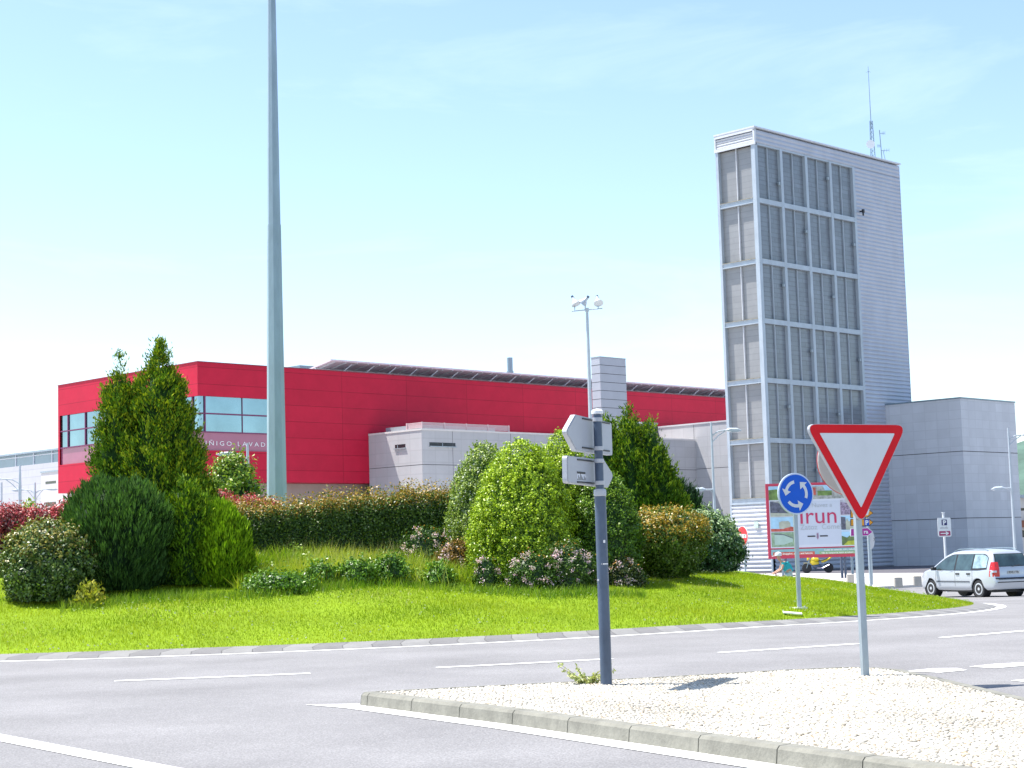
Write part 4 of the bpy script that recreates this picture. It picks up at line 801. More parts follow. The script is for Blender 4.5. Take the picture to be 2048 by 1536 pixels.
# parking sign
ps = at_y(1889, 1055, 67); e = empty('parking_sign', (at_y(1891, 1100, 67).x, 67, -.6), 'white parking sign with red arrow panel behind the silver car', 'road sign'); zk = ps.z+.6
def q67(px, py): p = at_y(px, py, 67); return (p.x-e.location.x, p.z+.6)
g = LB(); g.tube([(0, .06, 0), (0, .06, q67(1887, 1026)[1])], .045, 8); g.lathe([(.07, 0), (.07, .03)], 10, 'z', (0, .06, q67(1887, 1026)[1])); g.build('post', M['white'], e)
(xa, za), (xb, zb_) = q67(1876.5, 1074), q67(1901, 1035)
g = LB(); g.plate(rounded([(xa, za), (xb, za), (xb, zb_), (xa, zb_)], .07), -.02, .01); g.build('plate', M['white'], e)
zw = zb_-za; xw = xb-xa
g = LB(); g.box(xa+.3*xw, xa+.7*xw, -.026, -.021, za+.6*zw, za+.9*zw); sq = g.build('dark_square', mat('dark_blue_sign', (.02, .02, .12), .5, 0), e); g = LB(); add_text(g, 'P', xa+.5*xw, za+.63*zw, -.03, .33*zw, bold=.012); g.build('letter', M['white'], sq)
g = LB(); g.plate(rounded([(xa+.08*xw, za+.06*zw), (xa+.92*xw, za+.06*zw), (xa+.92*xw, za+.3*zw), (xa+.08*xw, za+.3*zw)], .03), -.026, -.021); rp_ = g.build('arrow_panel', mat('plum_red', (.35, .03, .12), .5, 0), e)
g = LB(); zz = za+.18*zw; g.plate([(xa+.18*xw, zz-.02), (xa+.6*xw, zz-.02), (xa+.55*xw, zz-.075), (xa+.62*xw, zz-.075), (xa+.82*xw, zz), (xa+.62*xw, zz+.075), (xa+.55*xw, zz+.075), (xa+.6*xw, zz+.02), (xa+.18*xw, zz+.02)], -.032, -.027); g.build('arrow', M['white'], rp_)
g = LB()
for k in range(7): g.box(xa+(.17+.09*k)*xw, xa+(.22+.09*k)*xw, -.026, -.021, za+.42*zw, za+(.49+.02*(k % 3))*zw)
g.build('small_print', mat('grey_print', (.4, .4, .42), .5, 0), e)
# bollards
M['stone'] = mat('pale_stone', (.42, .39, .35), .8, .12, 6, .3, 30)
for px, py, lb_ in ((1797, 1174, 'short square stone bollard on the plaza edge, nearer the yield sign'), (1835, 1171, 'short square stone bollard on the plaza edge nearest the silver car'), (1701, 1166, 'low stone bollard half hidden between the billboard post and the yield post')):
    p = at_z(px, py, PZ); e = empty('stone_bollard', (p.x, p.y, PZ), lb_, 'bollard', 'stone bollards along the plaza')
    g = LB(); g.box(-.17, .17, -.12, .12, 0, .4, .02); g.build('shaft', M['stone'], e); g = LB(); g.add([(-.17, -.12, .4), (.17, -.12, .4), (.17, .12, .4), (-.17, .12, .4), (-.1, -.06, .43), (.1, -.06, .43), (.1, .06, .43), (-.1, .06, .43)], [(4, 5, 6, 7), (0, 1, 5, 4), (1, 2, 6, 5), (2, 3, 7, 6), (3, 0, 4, 7)]); g.build('top', M['stone'], e)
# ================================================================== CAR
def car():
    gp = ground(1962, 1194.5); hd = Vector((-.39, .92, 0)).normalized(); lf_ = Vector((-hd.y, hd.x, 0))     # heading, left side
    WX = (-1.27, 1.42); HWD = .86
    org = Vector((gp.x, gp.y, 0))-hd*WX[0]-lf_*(HWD-.1); rz_ = math.atan2(hd.y, hd.x)
    e = empty('silver_car', (org.x, org.y, tz(org.y)), 'silver people carrier seen from its rear left corner driving off at the right', 'car', None, rz_)
    prof = [(-2.10, .30), (-2.17, .45), (-2.17, .62), (-2.11, .70), (-2.09, .95), (-2.04, 1.12), (-1.93, 1.42), (-1.83, 1.56), (-1.65, 1.615), (-1.2, 1.65), (-.6, 1.66), (0, 1.64), (.3, 1.60), (.6, 1.50), (.95, 1.29), (1.25, 1.09), (1.38, 1.02), (1.75, .93), (2.0, .83), (2.1, .72), (2.16, .55), (2.17, .4), (2.1, .26)]
    pr = []
    for i in range(len(prof)-1):
        a, b = Vector(prof[i]), Vector(prof[i+1]); k = max(1, int((b-a).length/.09))
        for j in range(k): pr.append(a.lerp(b, j/k))
    pr.append(Vector(prof[-1])); a, b = pr[-1], Vector((-2.10, .26)); k = 0
    bot = [(1.9, .26)]
    for xc in (WX[1], WX[0]):
        bot += [(xc+.37*math.cos(R_(d)), .31+.37*math.sin(R_(d))) for d in range(-5, 186, 12)]+([(1.0, .26), (.7, .25), (.4, .25), (0, .25), (-.4, .25), (-.75, .26)] if xc > 0 else [(-1.72, .27), (-1.9, .28)])
    pr += [Vector(p) for p in bot]
    def hw(x, z):
        w = HWD+.012*math.sin(max(0, min(1, (z-.3)/.6))*math.pi)
        if z > .93: w -= .24*((z-.93)/.72)**1.15
        ex = max(0, abs(x)-1.55)/.62; w -= (.10 if x < 0 else .19)*ex*ex
        if z < .35: w -= .06*(.35-z)/.1
        return w
    def spine(p): return Vector((max(-1.45, min(1.35, p.x*.8)), .80+.12*(1 if p.x < .2 else max(0, 1-(p.x-.2)/.9))))
    R = .085; N = len(pr); rings = []
    ts = [0, .02, .05, .09, .15, .25, .38, .52, .68, .84, 1.]
    verts = []; faces = []
    def pt(i, t):
        P = pr[i]; S_ = spine(P); q = P.lerp(S_, t); d = (q-P).length; y = hw(q.x, q.y)
        Rr = R if P.y > .75 or abs(P.x) > 2 else .02
        if d < Rr: y -= Rr-math.sqrt(max(0, Rr*Rr-(Rr-d)**2))
        return q, y
    nt_ = len(ts)
    for s in (1, -1):
        for i in range(N):
            for t in ts: q, y = pt(i, t); verts.append((q.x, s*y, q.y))
    def vid(s, i, k): return (0 if s > 0 else N*nt_)+(i % N)*nt_+k
    for s in (1, -1):
        for i in range(N):
            for k in range(nt_-1):
                f = (vid(s, i, k), vid(s, i+1, k), vid(s, i+1, k+1), vid(s, i, k+1)); faces.append(f if s > 0 else f[::-1])
    vs = [1, .75, .5, .25, 0, -.25, -.5, -.75, -1]; base = len(verts); strip_id = {}
    for i in range(N):
        q, y = pt(i, 0)
        for k, v in enumerate(vs):
            if k == 0: strip_id[i, k] = vid(1, i, 0)
            elif k == 8: strip_id[i, k] = vid(-1, i, 0)
            else:
                bul = (1-v*v); nx = -.03 if q.x < -1.7 else (.07 if q.x > 1.6 else (.05 if q.x > .35 and q.y > 1 else 0)); nz = .03*bul if q.y > 1.5 and q.x > -1.8 else 0
                verts.append((q.x+nx*bul, v*y, q.y+nz)); strip_id[i, k] = len(verts)-1
    for i in range(N):
        for k in range(8): faces.append((strip_id[i, k], strip_id[i, k+1], strip_id[(i+1) % N, k+1], strip_id[(i+1) % N, k]))
    g = LB(); g.v = verts; g.f = faces
    M['carp'] = mat('silver_car_paint', (.5, .53, .58), .3, .02, 1, metal=.35, coat=.5)
    body = g.build('body', M['carp'], e, smooth=True)
    bmm = bmesh.new(); bmm.from_mesh(body.data); bmesh.ops.remove_doubles(bmm, verts=bmm.verts, dist=.0005); bmesh.ops.recalc_face_normals(bmm, faces=bmm.faces); bmm.to_mesh(body.data); bmm.free()
    for x in WX:
        for s in (1, -1):
            g = LB(); g.lathe([(.35, .56*s), (.35, .84*s)], 24, 'y', (x, 0, .33)); g.f = g.f[:-2]; n = len(g.v)//2; g.f.append(tuple(range(24))); g.build('wheel_arch', M['black'], e)
            y1 = s*.845; g = LB(); g.lathe([(.20, y1-.19*s), (.29, y1-.2*s), (.318, y1-.17*s), (.318, y1-.03*s), (.29, y1), (.21, y1-.005*s)], 28, 'y', (x, 0, .318)); wl = g.build('wheel', M['rubber'], e, smooth=True)
            g = LB(); g.lathe([(.205, y1-.03*s), (.205, y1-.005*s), (.16, y1-.002*s), (.155, y1-.03*s)], 28, 'y', (x, 0, .318)); g.lathe([(.06, y1-.03*s), (.055, y1-.004*s)], 12, 'y', (x, 0, .318))
            for k in range(6):
                a = k*math.pi/3+.3; c_, s_ = math.cos(a), math.sin(a); g.fr((x, y1-.018*s, .318), (c_, 0, s_), (0, s, 0), (-s_, 0, c_)); g.box(.04, .19, -.012, .012, -.045, .045)
            g.fr((0, 0, 0)); g.build('rim', mat('alloy_rim', (.62, .64, .68), .35, .05, 5, metal=.5), wl)
            g = LB(); g.lathe([(.19, y1-.06*s), (.19, y1-.05*s)], 20, 'y', (x, 0, .318)); g.build('brake_disc', M['black'], wl)
    # glass following the side surface
    def side_patch(name, xs_, lo, hi, m, s, off=.006, rows=4, parent=None):
        g = LB(); n = len(xs_)
        for x, a, b in zip(xs_, lo, hi):
            for k in range(rows+1): z = a+(b-a)*k/rows; g.v.append((x, s*(hw(x, z)+off), z))
        g.f = [(i*(rows+1)+k, (i+1)*(rows+1)+k, (i+1)*(rows+1)+k+1, i*(rows+1)+k+1) for i in range(n-1) for k in range(rows)]
        return g.build(name, m, parent or e, smooth='all')
    def top_in(x):
        for a, b in zip(prof, prof[1:]):
            if a[0] <= x <= b[0] and a[1] > .9: return a[1]+(b[1]-a[1])*(x-a[0])/(b[0]-a[0])
        return 1.
    cg = mat('car_glass', (.04, .07, .075), .05, .5, 2.2, spec=.9); trim = M['black']
    for s in (1, -1):
        X1 = list(np.linspace(.02, 1.08, 10)); side_patch('front_side_window', X1, [.97+.02*(x) for x in X1], [min(1.50, max(.985+.02*x, top_in(x)-.13)) for x in X1], cg, s)
        X2 = list(np.linspace(-.92, -.06, 8)); side_patch('rear_side_window', X2, [.97+.0*x for x in X2], [1.51]*8, cg, s)
        X3 = list(np.linspace(-1.72, -1.0, 8)); side_patch('quarter_window', X3, [1.03+.06*max(0, -x-1.3) for x in X3], [1.50-.1*max(0, (-x-1.4)/.3)**2 for x in X3], mat('pale_reflecting_glass', (.3, .42, .46), .08, .5, 3, spec=.9), s)
        X0 = list(np.linspace(-1.75, 1.16, 24)); side_patch('window_trim', X0, [.955+.01*max(0, x)+.07*max(0, -x-1.3) for x in X0], [min(1.525, max(.975+.02*x, top_in(x)-.10))-.1*max(0, (-x-1.45)/.3)**2 for x in X0], trim, s, .003)
        Xm = list(np.linspace(-.85, 1.02, 12)); side_patch('side_moulding', Xm, [.545]*12, [.59]*12, mat('grey_moulding', (.1, .11, .13), .6, 0), s, .012, 1)
        for x in (-.03, -.98, 1.06): side_patch('door_gap', [x-.006, x+.006], [.3 if x > -.5 else .6]*2, [.95]*2, trim, s, .0025, 6)
        for x in (-.18, -1.13+.35): g = LB(); g.box(x-.09, x+.09, s*(HWD+.005), s*(HWD+.035), .81, .865, .004); g.build('door_handle', trim, e)
        g = LB(); g.box(.93, 1.07, s*.9, s*1.08, .96, 1.08, .02); g.build('mirror', trim, e)
        g = LB(); ys_ = s*.60; g.tube([(.25, ys_, 1.61), (.05, ys_, 1.685), (-.7, ys_, 1.71), (-1.4, ys_, 1.69), (-1.6, ys_, 1.64)], .018, 6); g.build('roof_rail', M['galvd'], e)
        # tail light wraps the corner
        tl = LB(); rows = 8
        for k in range(rows+1):
            z = .74+(1.24-.74)*k/rows; xr = -2.13 if z < .72 else (-2.09 if z < .95 else -2.09+.05*(z-.95)/.17); w_ = hw(xr, z); d1 = .20-.1*(k/rows)**2
            tl.v += [(xr+d1+.03, s*(hw(xr+d1, z)+.006), z), (xr+.045, s*(hw(xr+.05, z)-.0), z), (xr-.012, s*(w_-.045), z), (xr-.034, s*(w_-.2+.06*(k/rows)**2), z)]
        tl.f = [(k*4+j, k*4+j+1, k*4+j+5, k*4+j+4) for k in range(rows) for j in range(3)]; tlo = tl.build('tail_light', mat('tail_light_red', (.55, .02, .02), .15, .1, 9, coat=.5), e, smooth='all')
        z = .88; g = LB(); g.v = [(-2.09+.13, s*(hw(-1.96, z)+.022), z), (-2.06, s*(hw(-2.04, z)+.012), z), (-2.125, s*(hw(-2.09, z)-.07), z), (-2.125, s*(hw(-2.09, z)-.07), z+.07), (-2.06, s*(hw(-2.04, z)+.012), z+.07), (-1.96, s*(hw(-1.96, z)+.022), z+.07)]; g.f = [(0, 1, 4, 5), (1, 2, 3, 4)]; g.build('indicator_lens', M['signw'], tlo)
        g = LB(); g.box(1.93, 2.07, s*.45 if s > 0 else -.72, .72 if s > 0 else -.45, .66, .8, .01); g.build('headlight', M['glassd'], e)
    # rear glass, plate, bumper strips, wiper
    def rear_x(z):
        for a, b in zip(prof, prof[1:8]):
            if min(a[1], b[1]) <= z <= max(a[1], b[1]): return a[0]+(b[0]-a[0])*(z-a[1])/(b[1]-a[1]+1e-9)
        return -2.09
    def rear_patch(name, z0, z1, w0, w1, m, off=.006, rows=6):
        g = LB(); cols = 10
        for k in range(rows+1):
            z = z0+(z1-z0)*k/rows; w_ = w0+(w1-w0)*k/rows
            for j in range(cols+1): v = -1+2*j/cols; yy_ = v*w_; g.v.append((rear_x(z)-.03*(1-(yy_/.85)**2)-off, yy_, z))
        g.f = [(k*(cols+1)+j, k*(cols+1)+j+1, (k+1)*(cols+1)+j+1, (k+1)*(cols+1)+j) for k in range(rows) for j in range(cols)]; return g.build(name, m, e, smooth='all')
    rear_patch('rear_window', 1.09, 1.5, .69, .60, cg, .008); rear_patch('rear_trim', 1.075, 1.52, .715, .625, trim, .004)
    rear_patch('number_plate', .82, .93, .26, .26, mat('number_plate_grey', (.5, .5, .48), .5, .3, 14), .012, 2)
    g = LB(); add_text(g, '9745 CTR', 0, 0, 0, .1); w_ = [(p[0], p[2]) for p in g.v]
    g2 = LB((-2.14, 0, .84), (0, -1, 0), (1, 0, 0), (0, 0, 1)); add_text(g2, '9745 CTR', 0, 0, 0, .1, bold=.002); g2.build('plate_lettering', M['black'], e)
    rear_patch('bumper_strip', .655, .70, .80, .80, trim, .03, 1); rear_patch('lower_strip', .53, .56, .74, .74, trim, .012, 1)
    g = LB(); g.tube([(-2.12, .03, 1.07), (-2.1, -.3, 1.13)], .012, 5); g.build('wiper', trim, e)
    # windscreen
    g = LB(); rows = 6
    for k in range(rows+1):
        x = .42+(1.22-.42)*k/rows; z = top_in(x); w_ = (hw(x, z)-.1)
        for j in range(9): v = -1+j/4; g.v.append((x+.05*(1-v*v)+.006, v*w_, z+.012+(.03*(1-v*v) if z > 1.3 else 0)))
    g.f = [(k*9+j, k*9+j+1, (k+1)*9+j+1, (k+1)*9+j) for k in range(rows) for j in range(8)]; g.build('windscreen', cg, e, smooth='all')
    g = LB(); g.box(-1.9, 1.9, -.7, .7, .2, .27); g.tube([(-2.12, -.5, .24), (-1.7, -.5, .24)], .03, 8); g.build('underbody', trim, e)
car()
# ================================================================== MOTORCYCLE
mg = at_z(1636, 1146, PZ); e = empty('motorcycle', (mg.x, mg.y, PZ), 'black and yellow motorcycle parked beside the tower under the billboard', 'motorcycle', None, R_(168))
M['myel'] = mat('yellow_paint', (.65, .5, .01), .3, .05, 4, coat=.4); M['chrome'] = mat('chrome', (.2, .2, .28), .35, 0, metal=.7)
for x, nm in ((-.68, 'wheel'), (.70, 'wheel')):
    g = LB(); g.lathe([(.23, -.06), (.29, -.065), (.315, -.03), (.315, .03), (.29, .065), (.23, .06)], 22, 'y', (x, 0, .315)); w_ = g.build(nm, M['rubber'], e, smooth=True)
    g = LB(); g.lathe([(.235, -.03), (.235, .03), (.2, .03), (.2, -.03)], 22, 'y', (x, 0, .315)); g.lathe([(.05, -.09), (.05, .09)], 10, 'y', (x, 0, .315))
    for k in range(5): a = k*1.2566; g.fr((x, 0, .315), (math.cos(a), 0, math.sin(a)), (0, 1, 0), (-math.sin(a), 0, math.cos(a))); g.box(.03, .22, -.02, .02, -.02, .02)
    g.fr((0, 0, 0)); g.build('rim', M['black'], w_)
def blob(name, sec, m, parent, n=10):
    """sections (x, z, half width, half height)"""
    g = LB(); k = len(sec)
    for x, z, w_, h_ in sec:
        for i in range(n): a = 2*math.pi*i/n; g.v.append((x, w_*math.cos(a), z+h_*math.sin(a)))
    g.f = [(i*n+j, i*n+(j+1) % n, (i+1)*n+(j+1) % n, (i+1)*n+j) for i in range(k-1) for j in range(n)]+[tuple(range(n)), tuple(range((k-1)*n, k*n))[::-1]]
    return g.build(name, m, parent, smooth='all')
blob('fuel_tank', [(-.12, .83, .1, .05), (-.05, .86, .17, .11), (.15, .9, .19, .15), (.33, .88, .14, .12), (.42, .84, .06, .06)], M['myel'], e)
blob('seat', [(-.72, .95, .05, .03), (-.55, .88, .12, .05), (-.3, .8, .14, .06), (-.05, .8, .11, .05)], M['black'], e)
blob('tail', [(-.92, 1.0, .03, .03), (-.75, .9, .09, .07), (-.5, .78, .12, .09), (-.25, .72, .12, .09)], M['myel'], e)
blob('side_fairing', [(-.1, .62, .1, .1), (.1, .62, .18, .2), (.32, .68, .17, .2), (.48, .74, .08, .1)], M['myel'], e)
blob('engine', [(-.25, .42, .1, .12), (-.1, .42, .18, .18), (.15, .42, .19, .19), (.32, .45, .1, .12)], M['slate'], e)
blob('headlight_cowl', [(.45, .95, .07, .08), (.55, .95, .13, .12), (.66, .9, .09, .09)], M['myel'], e)
g = LB(); 
for s in (-.1, .1): g.tube([(.45, s, .98), (.70, s, .32)], .028, 8)
g.build('fork', M['galvd'], e)
g = LB(); g.tube([(.38, -.36, 1.0), (.42, -.15, 1.02), (.42, .15, 1.02), (.38, .36, 1.0)], .018, 6); g.build('handlebar', M['black'], e)
g = LB(); 
for s in (-1, 1): g.tube([(-.1, .06*s, .4), (-.68, .07*s, .315)], .03, 6)
g.build('swing_arm', M['black'], e)
g = LB(); g.tube([(.05, .19, .3), (-.3, .2, .3), (-.75, .2, .5)], [.03, .045, .055], 8); g.build('exhaust', M['chrome'], e)
g = LB(); g.box(.5, .9, -.06, .06, .645, .67); g.build('front_mudguard', M['myel'], e)
for s in (-1, 1): g = LB(); g.tube([(.4, .28*s, 1.02), (.42, .36*s, 1.17)], .01, 5); g.box(.4, .44, .3*s if s > 0 else -.43, .43 if s > 0 else -.3, 1.15, 1.22, .01); g.build('mirror', M['black'], e)
# ================================================================== CYCLIST
ph_ = at_y(1556, 1125, 64); SK = mat('skin', (.5, .27, .18), .55, .05, 8)
fz = -.6; bxx = ph_.x+.30
be = empty('bicycle', (bxx, 64, fz), 'dark bicycle mostly hidden behind the grass crest under the rider', 'bicycle', None, R_(180))
for x in (-.5, .52):
    g = LB(); n = 24
    for k in range(n):
        a = 2*math.pi*k/n
        for m_ in range(5): b = 2*math.pi*m_/5; r_ = .33+.018*math.cos(b); g.v.append((x+r_*math.cos(a), .018*math.sin(b), .345+r_*math.sin(a)))
    g.f = [(k*5+j, k*5+(j+1) % 5, ((k+1) % n)*5+(j+1) % 5, ((k+1) % n)*5+j) for k in range(n) for j in range(5)]; g.build('wheel', M['rubber'], be)
g = LB(); [g.tube([a, b], .02, 6) for a, b in (((-.5, 0, .345), (-.05, 0, .3)), ((-.05, 0, .3), (-.2, 0, .88)), ((-.2, 0, .88), (-.5, 0, .345)), ((-.18, 0, .8), (.38, 0, .82)), ((-.05, 0, .3), (.4, 0, .72)), ((.37, 0, .9), (.52, 0, .345)))]; g.build('frame', M['magenta'], be)
g = LB(); g.tube([(.37, 0, .9), (.40, 0, .98)], .018, 6); g.tube([(.45, -.26, .98), (.40, 0, .98), (.45, .26, .98)], .016, 6); g.build('handlebar', M['magenta'], be)
g = LB(); g.box(-.34, -.08, -.07, .07, .88, .93, .015); g.build('saddle', M['black'], be)
# body: one continuous skinned surface, leaning forward to the left of the photo
pe = empty('person', (bxx, 64, fz), 'cyclist in white cap and turquoise top leaning forward under the billboard', 'person', None, R_(180))
def skinned(name, nodes, edges, m, parent, root=0):
    me = bpy.data.meshes.new(name); me.from_pydata([n[:3] for n in nodes], edges, []); o = bpy.data.objects.new(name, me); COL.objects.link(o); o.parent = parent; me.materials.append(m)
    sk = o.modifiers.new('Skin', 'SKIN'); sk.use_smooth_shade = True
    for i, n in enumerate(nodes): me.skin_vertices[0].data[i].radius = (n[3], n[4] if len(n) > 4 else n[3])
    me.skin_vertices[0].data[root].use_root = True; su = o.modifiers.new('Sub', 'SUBSURF'); su.levels = su.render_levels = 2
    bpy.context.view_layer.update(); nm = bpy.data.meshes.new_from_object(o.evaluated_get(bpy.context.evaluated_depsgraph_get())); o.modifiers.clear(); o.data = nm; return o
nodes = [(-.18, 0, .98, .14, .15), (-.08, 0, 1.15, .13, .15), (.06, 0, 1.30, .13, .17), (.14, 0, 1.38, .09, .12), (.19, 0, 1.45, .05), (.25, 0, 1.53, .075, .07), (.28, 0, 1.62, .095, .085), (.27, 0, 1.70, .06)]
edges = [(0, 1), (1, 2), (2, 3), (3, 4), (4, 5), (5, 6), (6, 7)]
for s in (-1, 1):
    b = len(nodes); nodes += [(.12, .17*s, 1.37, .06), (.20, .22*s, 1.14, .045), (.42, .22*s, 1.02, .03), (.47, .22*s, 1.0, .03, .02)]; edges += [(3, b), (b, b+1), (b+1, b+2), (b+2, b+3)]
    for k in range(4): nodes.append((.52+.01*(k % 2), .22*s+(-.03+.02*k), .985, .009)); nodes.append((.525, .22*s+(-.03+.02*k), .955, .008)); edges += [(b+3, b+4+2*k), (b+4+2*k, b+5+2*k)]
    nodes.append((.48, .22*s-.045*s, .985, .01)); edges.append((b+3, len(nodes)-1))
    b = len(nodes); kx = .22 if s > 0 else .12; kz = .82 if s > 0 else .66; fz2 = .42 if s > 0 else .12
    nodes += [(-.14, .1*s, .93, .1), (kx, .11*s, kz, .065), (-.02 if s > 0 else -.04, .12*s, fz2+.08, .042), (.12 if s > 0 else .1, .12*s, fz2, .035)]; edges += [(0, b), (b, b+1), (b+1, b+2), (b+2, b+3)]
skinned('body', nodes, edges, SK, pe)
skinned('turquoise_top', [(-.2, 0, .98, .16, .165), (-.08, 0, 1.15, .145, .165), (.06, 0, 1.30, .145, .185), (.13, 0, 1.375, .10, .13), (.12, .17, 1.36, .075), (.12, -.17, 1.36, .075), (.15, .19, 1.26, .065), (.15, -.19, 1.26, .065)], [(0, 1), (1, 2), (2, 3), (3, 4), (3, 5), (4, 6), (5, 7)], mat('turquoise_cloth', (.02, .4, .45), .8, .1, 6), pe)
skinned('shorts', [(-.18, 0, .95, .155, .165), (-.1, .1, .92, .115), (.1, .11, .86, .085), (-.1, -.1, .9, .115), (.06, -.11, .74, .085)], [(0, 1), (1, 2), (0, 3), (3, 4)], mat('pale_shorts', (.4, .5, .5), .8, .1, 6), pe)
g = LB((.275, 0, 1.68)); g.lathe([(.125, -.03), (.13, .02), (.11, .08), (.06, .115), (.01, .125)], 18); g.add([(.1, -.09, -.02), (.24, -.06, -.05), (.24, .06, -.05), (.1, .09, -.02), (.1, -.09, -.005), (.24, -.06, -.035), (.24, .06, -.035), (.1, .09, -.005)], [(0, 3, 2, 1), (4, 5, 6, 7), (0, 1, 5, 4), (1, 2, 6, 5), (2, 3, 7, 6)]); g.build('cap', M['white'], pe, smooth=True)
g = LB((.275, 0, 1.63)); g.box(.085, .12, -.012, .012, -.03, .01, .005); g.build('nose', SK, pe)
g = LB((.275, 0, 1.63)); [g.box(.083, .092, y-.012, y+.012, .015, .028) for y in (-.035, .035)]; g.build('eye', M['black'], pe)
# ================================================================== PLANTING
M['leaf'] = leaf_mat('broad_leaf', .4, .15, .35); M['needle'] = leaf_mat('conifer_spray', .65, .12, .2); M['bark'] = mat('bark', (.12, .08, .055), .9, .3, 8)
M['petal'] = leaf_mat('petals', .6, .25, .3)
def unit(v): return v/np.maximum(1e-9, np.linalg.norm(v, axis=1, keepdims=True))
def leaves(P, N, L, Wd, C, up=0., rnd=.6, fold=.25):
    n = len(P); Nn = unit(N+RS.normal(0, rnd, (n, 3))); r = RS.normal(0, 1, (n, 3)); t = unit(r-Nn*(r*Nn).sum(1, keepdims=True))
    if up: t = unit(t*(1-up)+N*up*.55+np.array([0, 0, up*.9]))
    b = unit(np.cross(Nn, t)); L = (L*RS.uniform(.7, 1.3, n))[:, None]; W_ = (Wd*RS.uniform(.7, 1.3, n))[:, None]; fn = np.cross(t, b)
    V = np.stack([P-t*L*.45, P+b*W_/2+fn*W_*fold, P+t*L*.55, P-b*W_/2+fn*W_*fold], 1).reshape(-1, 3)
    return V, np.arange(4*n).reshape(-1, 4), np.repeat(C, 4, axis=0)
def lump(n=9, f0=2, f1=7, seed=None):
    return [(RS.randint(f0, f1), RS.uniform(0, 6.28), RS.uniform(-6, 6), RS.uniform(.4, 1)) for _ in range(n)]
def lumpv(K, th, t): s = 0; [None for _ in ()]; return sum(a*np.sin(k*th+p+m*t) for k, p, m, a in K)/math.sqrt(len(K))
def crown(cx, cy, z0, H, R, n, prof, L, Wd, c0, c1, tip=None, tipz=.6, tipp=.6, amp=.09, clus=.5, csig=.07, up=0., ry=None, rnd=.6, tiltx=0., inner=.5, core=True, spk=None, cn=260, sho=0, sl=.2):
    """fills the volume under a lumpy profile of revolution with leaves"""
    ry = ry or R; K = lump(); K2 = lump(10, 6, 16)
    def surf(th, t): return prof(t)*(1+amp*lumpv(K, th, t*3)+amp*.5*lumpv(K2, th, t*9))
    def pick(m):
        th = RS.uniform(0, 2*math.pi, m*4); t = RS.rand(m*4); w = prof(t); k = RS.rand(m*4)*max(.001, w.max()) < np.maximum(w, .12*w.max()); th, t = th[k][:m], t[k][:m]; return th, t
    def place(th, t, d):
        r = surf(th, t)*d; return np.stack([cx+R*r*np.cos(th)+tiltx*t*H, cy+ry*r*np.sin(th), z0+H*t*(1-.0*d)], 1)
    th, t = pick(n); m = len(th); d = 1-np.abs(RS.normal(0, .16, m)); d = np.clip(d, inner, 1.04)
    P = place(th, t, d)
    nc = int(cn); thc, tc_ = pick(nc); Pc = place(thc, tc_, RS.uniform(.93, 1.06, len(thc))); isc = RS.rand(m) < clus; j = RS.randint(0, len(thc), m)
    P[isc] = Pc[j[isc]]+RS.normal(0, csig, (isc.sum(), 3)); th = np.where(isc, thc[j], th); t = np.where(isc, tc_[j], t)
    dr = (prof(np.clip(t+.02, 0, 1))-prof(np.clip(t-.02, 0, 1)))/.04*R/H; N = unit(np.stack([np.cos(th), np.sin(th), -dr+.15], 1))
    P[:, 2] = np.maximum(P[:, 2], z0+.01)
    s = RS.rand(m, 1); C = np.array(c0)*(1-s)+np.array(c1)*s; C = C*RS.uniform(.75, 1.25, (m, 1))
    if tip is not None:
        q = (RS.rand(m) < tipp*np.clip((t-tipz)/.25+.0, 0, 1)) & (isc | (d > .9)); C[q] = C[q]*.3+np.array(tip)*RS.uniform(.5, 1.1, (q.sum(), 1))
    if spk is not None: q = RS.rand(m) < spk[1]; C[q] = np.array(spk[0])*RS.uniform(.7, 1.1, (q.sum(), 1))
    if sho:
        ths, tss = pick(sho); B_ = place(ths, tss, np.ones(len(ths))); out_ = np.stack([np.cos(ths)*.55, np.sin(ths)*.55, .5+tss*.8], 1)+RS.normal(0, .2, (len(ths), 3)); out_ = unit(out_); k_ = 16
        ln_ = sl*RS.uniform(.35, 1.1, (len(ths), 1, 1)); q_ = RS.uniform(-.2, 1, (len(ths), k_, 1)); Ps = (B_[:, None, :]+out_[:, None, :]*q_*ln_+RS.normal(0, L*.28, (len(ths), k_, 3))*(1.15-q_)).reshape(-1, 3)
        s = RS.rand(len(Ps), 1)*.6+.4; Cs = np.array(c0)*(1-s)+np.array(c1)*s
        if tip is not None: w__ = (q_.reshape(-1, 1) > .4)*.55*(tss.repeat(k_)[:, None] > tipz*.8); Cs = Cs*(1-w__)+np.array(tip)*w__
        P = np.concatenate([P, Ps]); N = np.concatenate([N, out_.repeat(k_, axis=0)]); C = np.concatenate([C, Cs])
    V, Q, Cc = leaves(P, N, L, Wd, C, up, rnd)
    if core:
        na, nb__ = 26, 16; a = np.linspace(0, 2*math.pi, na, endpoint=False); tt = np.linspace(0, .93, nb__); A, T_ = np.meshgrid(a, tt); p = place(A.ravel(), T_.ravel(), .80*np.ones(A.size)); p[:, 2] = z0+(p[:, 2]-z0)*.95
        q = np.array([(i*na+k, i*na+(k+1) % na, (i+1)*na+(k+1) % na, (i+1)*na+k) for i in range(nb__-1) for k in range(na)])
        Q = np.concatenate([Q, q+len(V)]); V = np.concatenate([V, p]); Cc = np.concatenate([Cc, np.tile(np.array(c0)*.8, (len(p), 1))])
    return V, Q, Cc
def join(parts):
    V, Q, C = [], [], []; k = 0
    for v, q, c in parts: V.append(v); Q.append(q+k); C.append(c); k += len(v)
    return np.concatenate(V), np.concatenate(Q), np.concatenate(C)
def dome(p=2.6, q=2., base=.86): return lambda t: np.maximum(0, 1-np.clip(t, 0, 1)**p)**(1/q)*(base+(1-base)*np.minimum(1, t/.3))
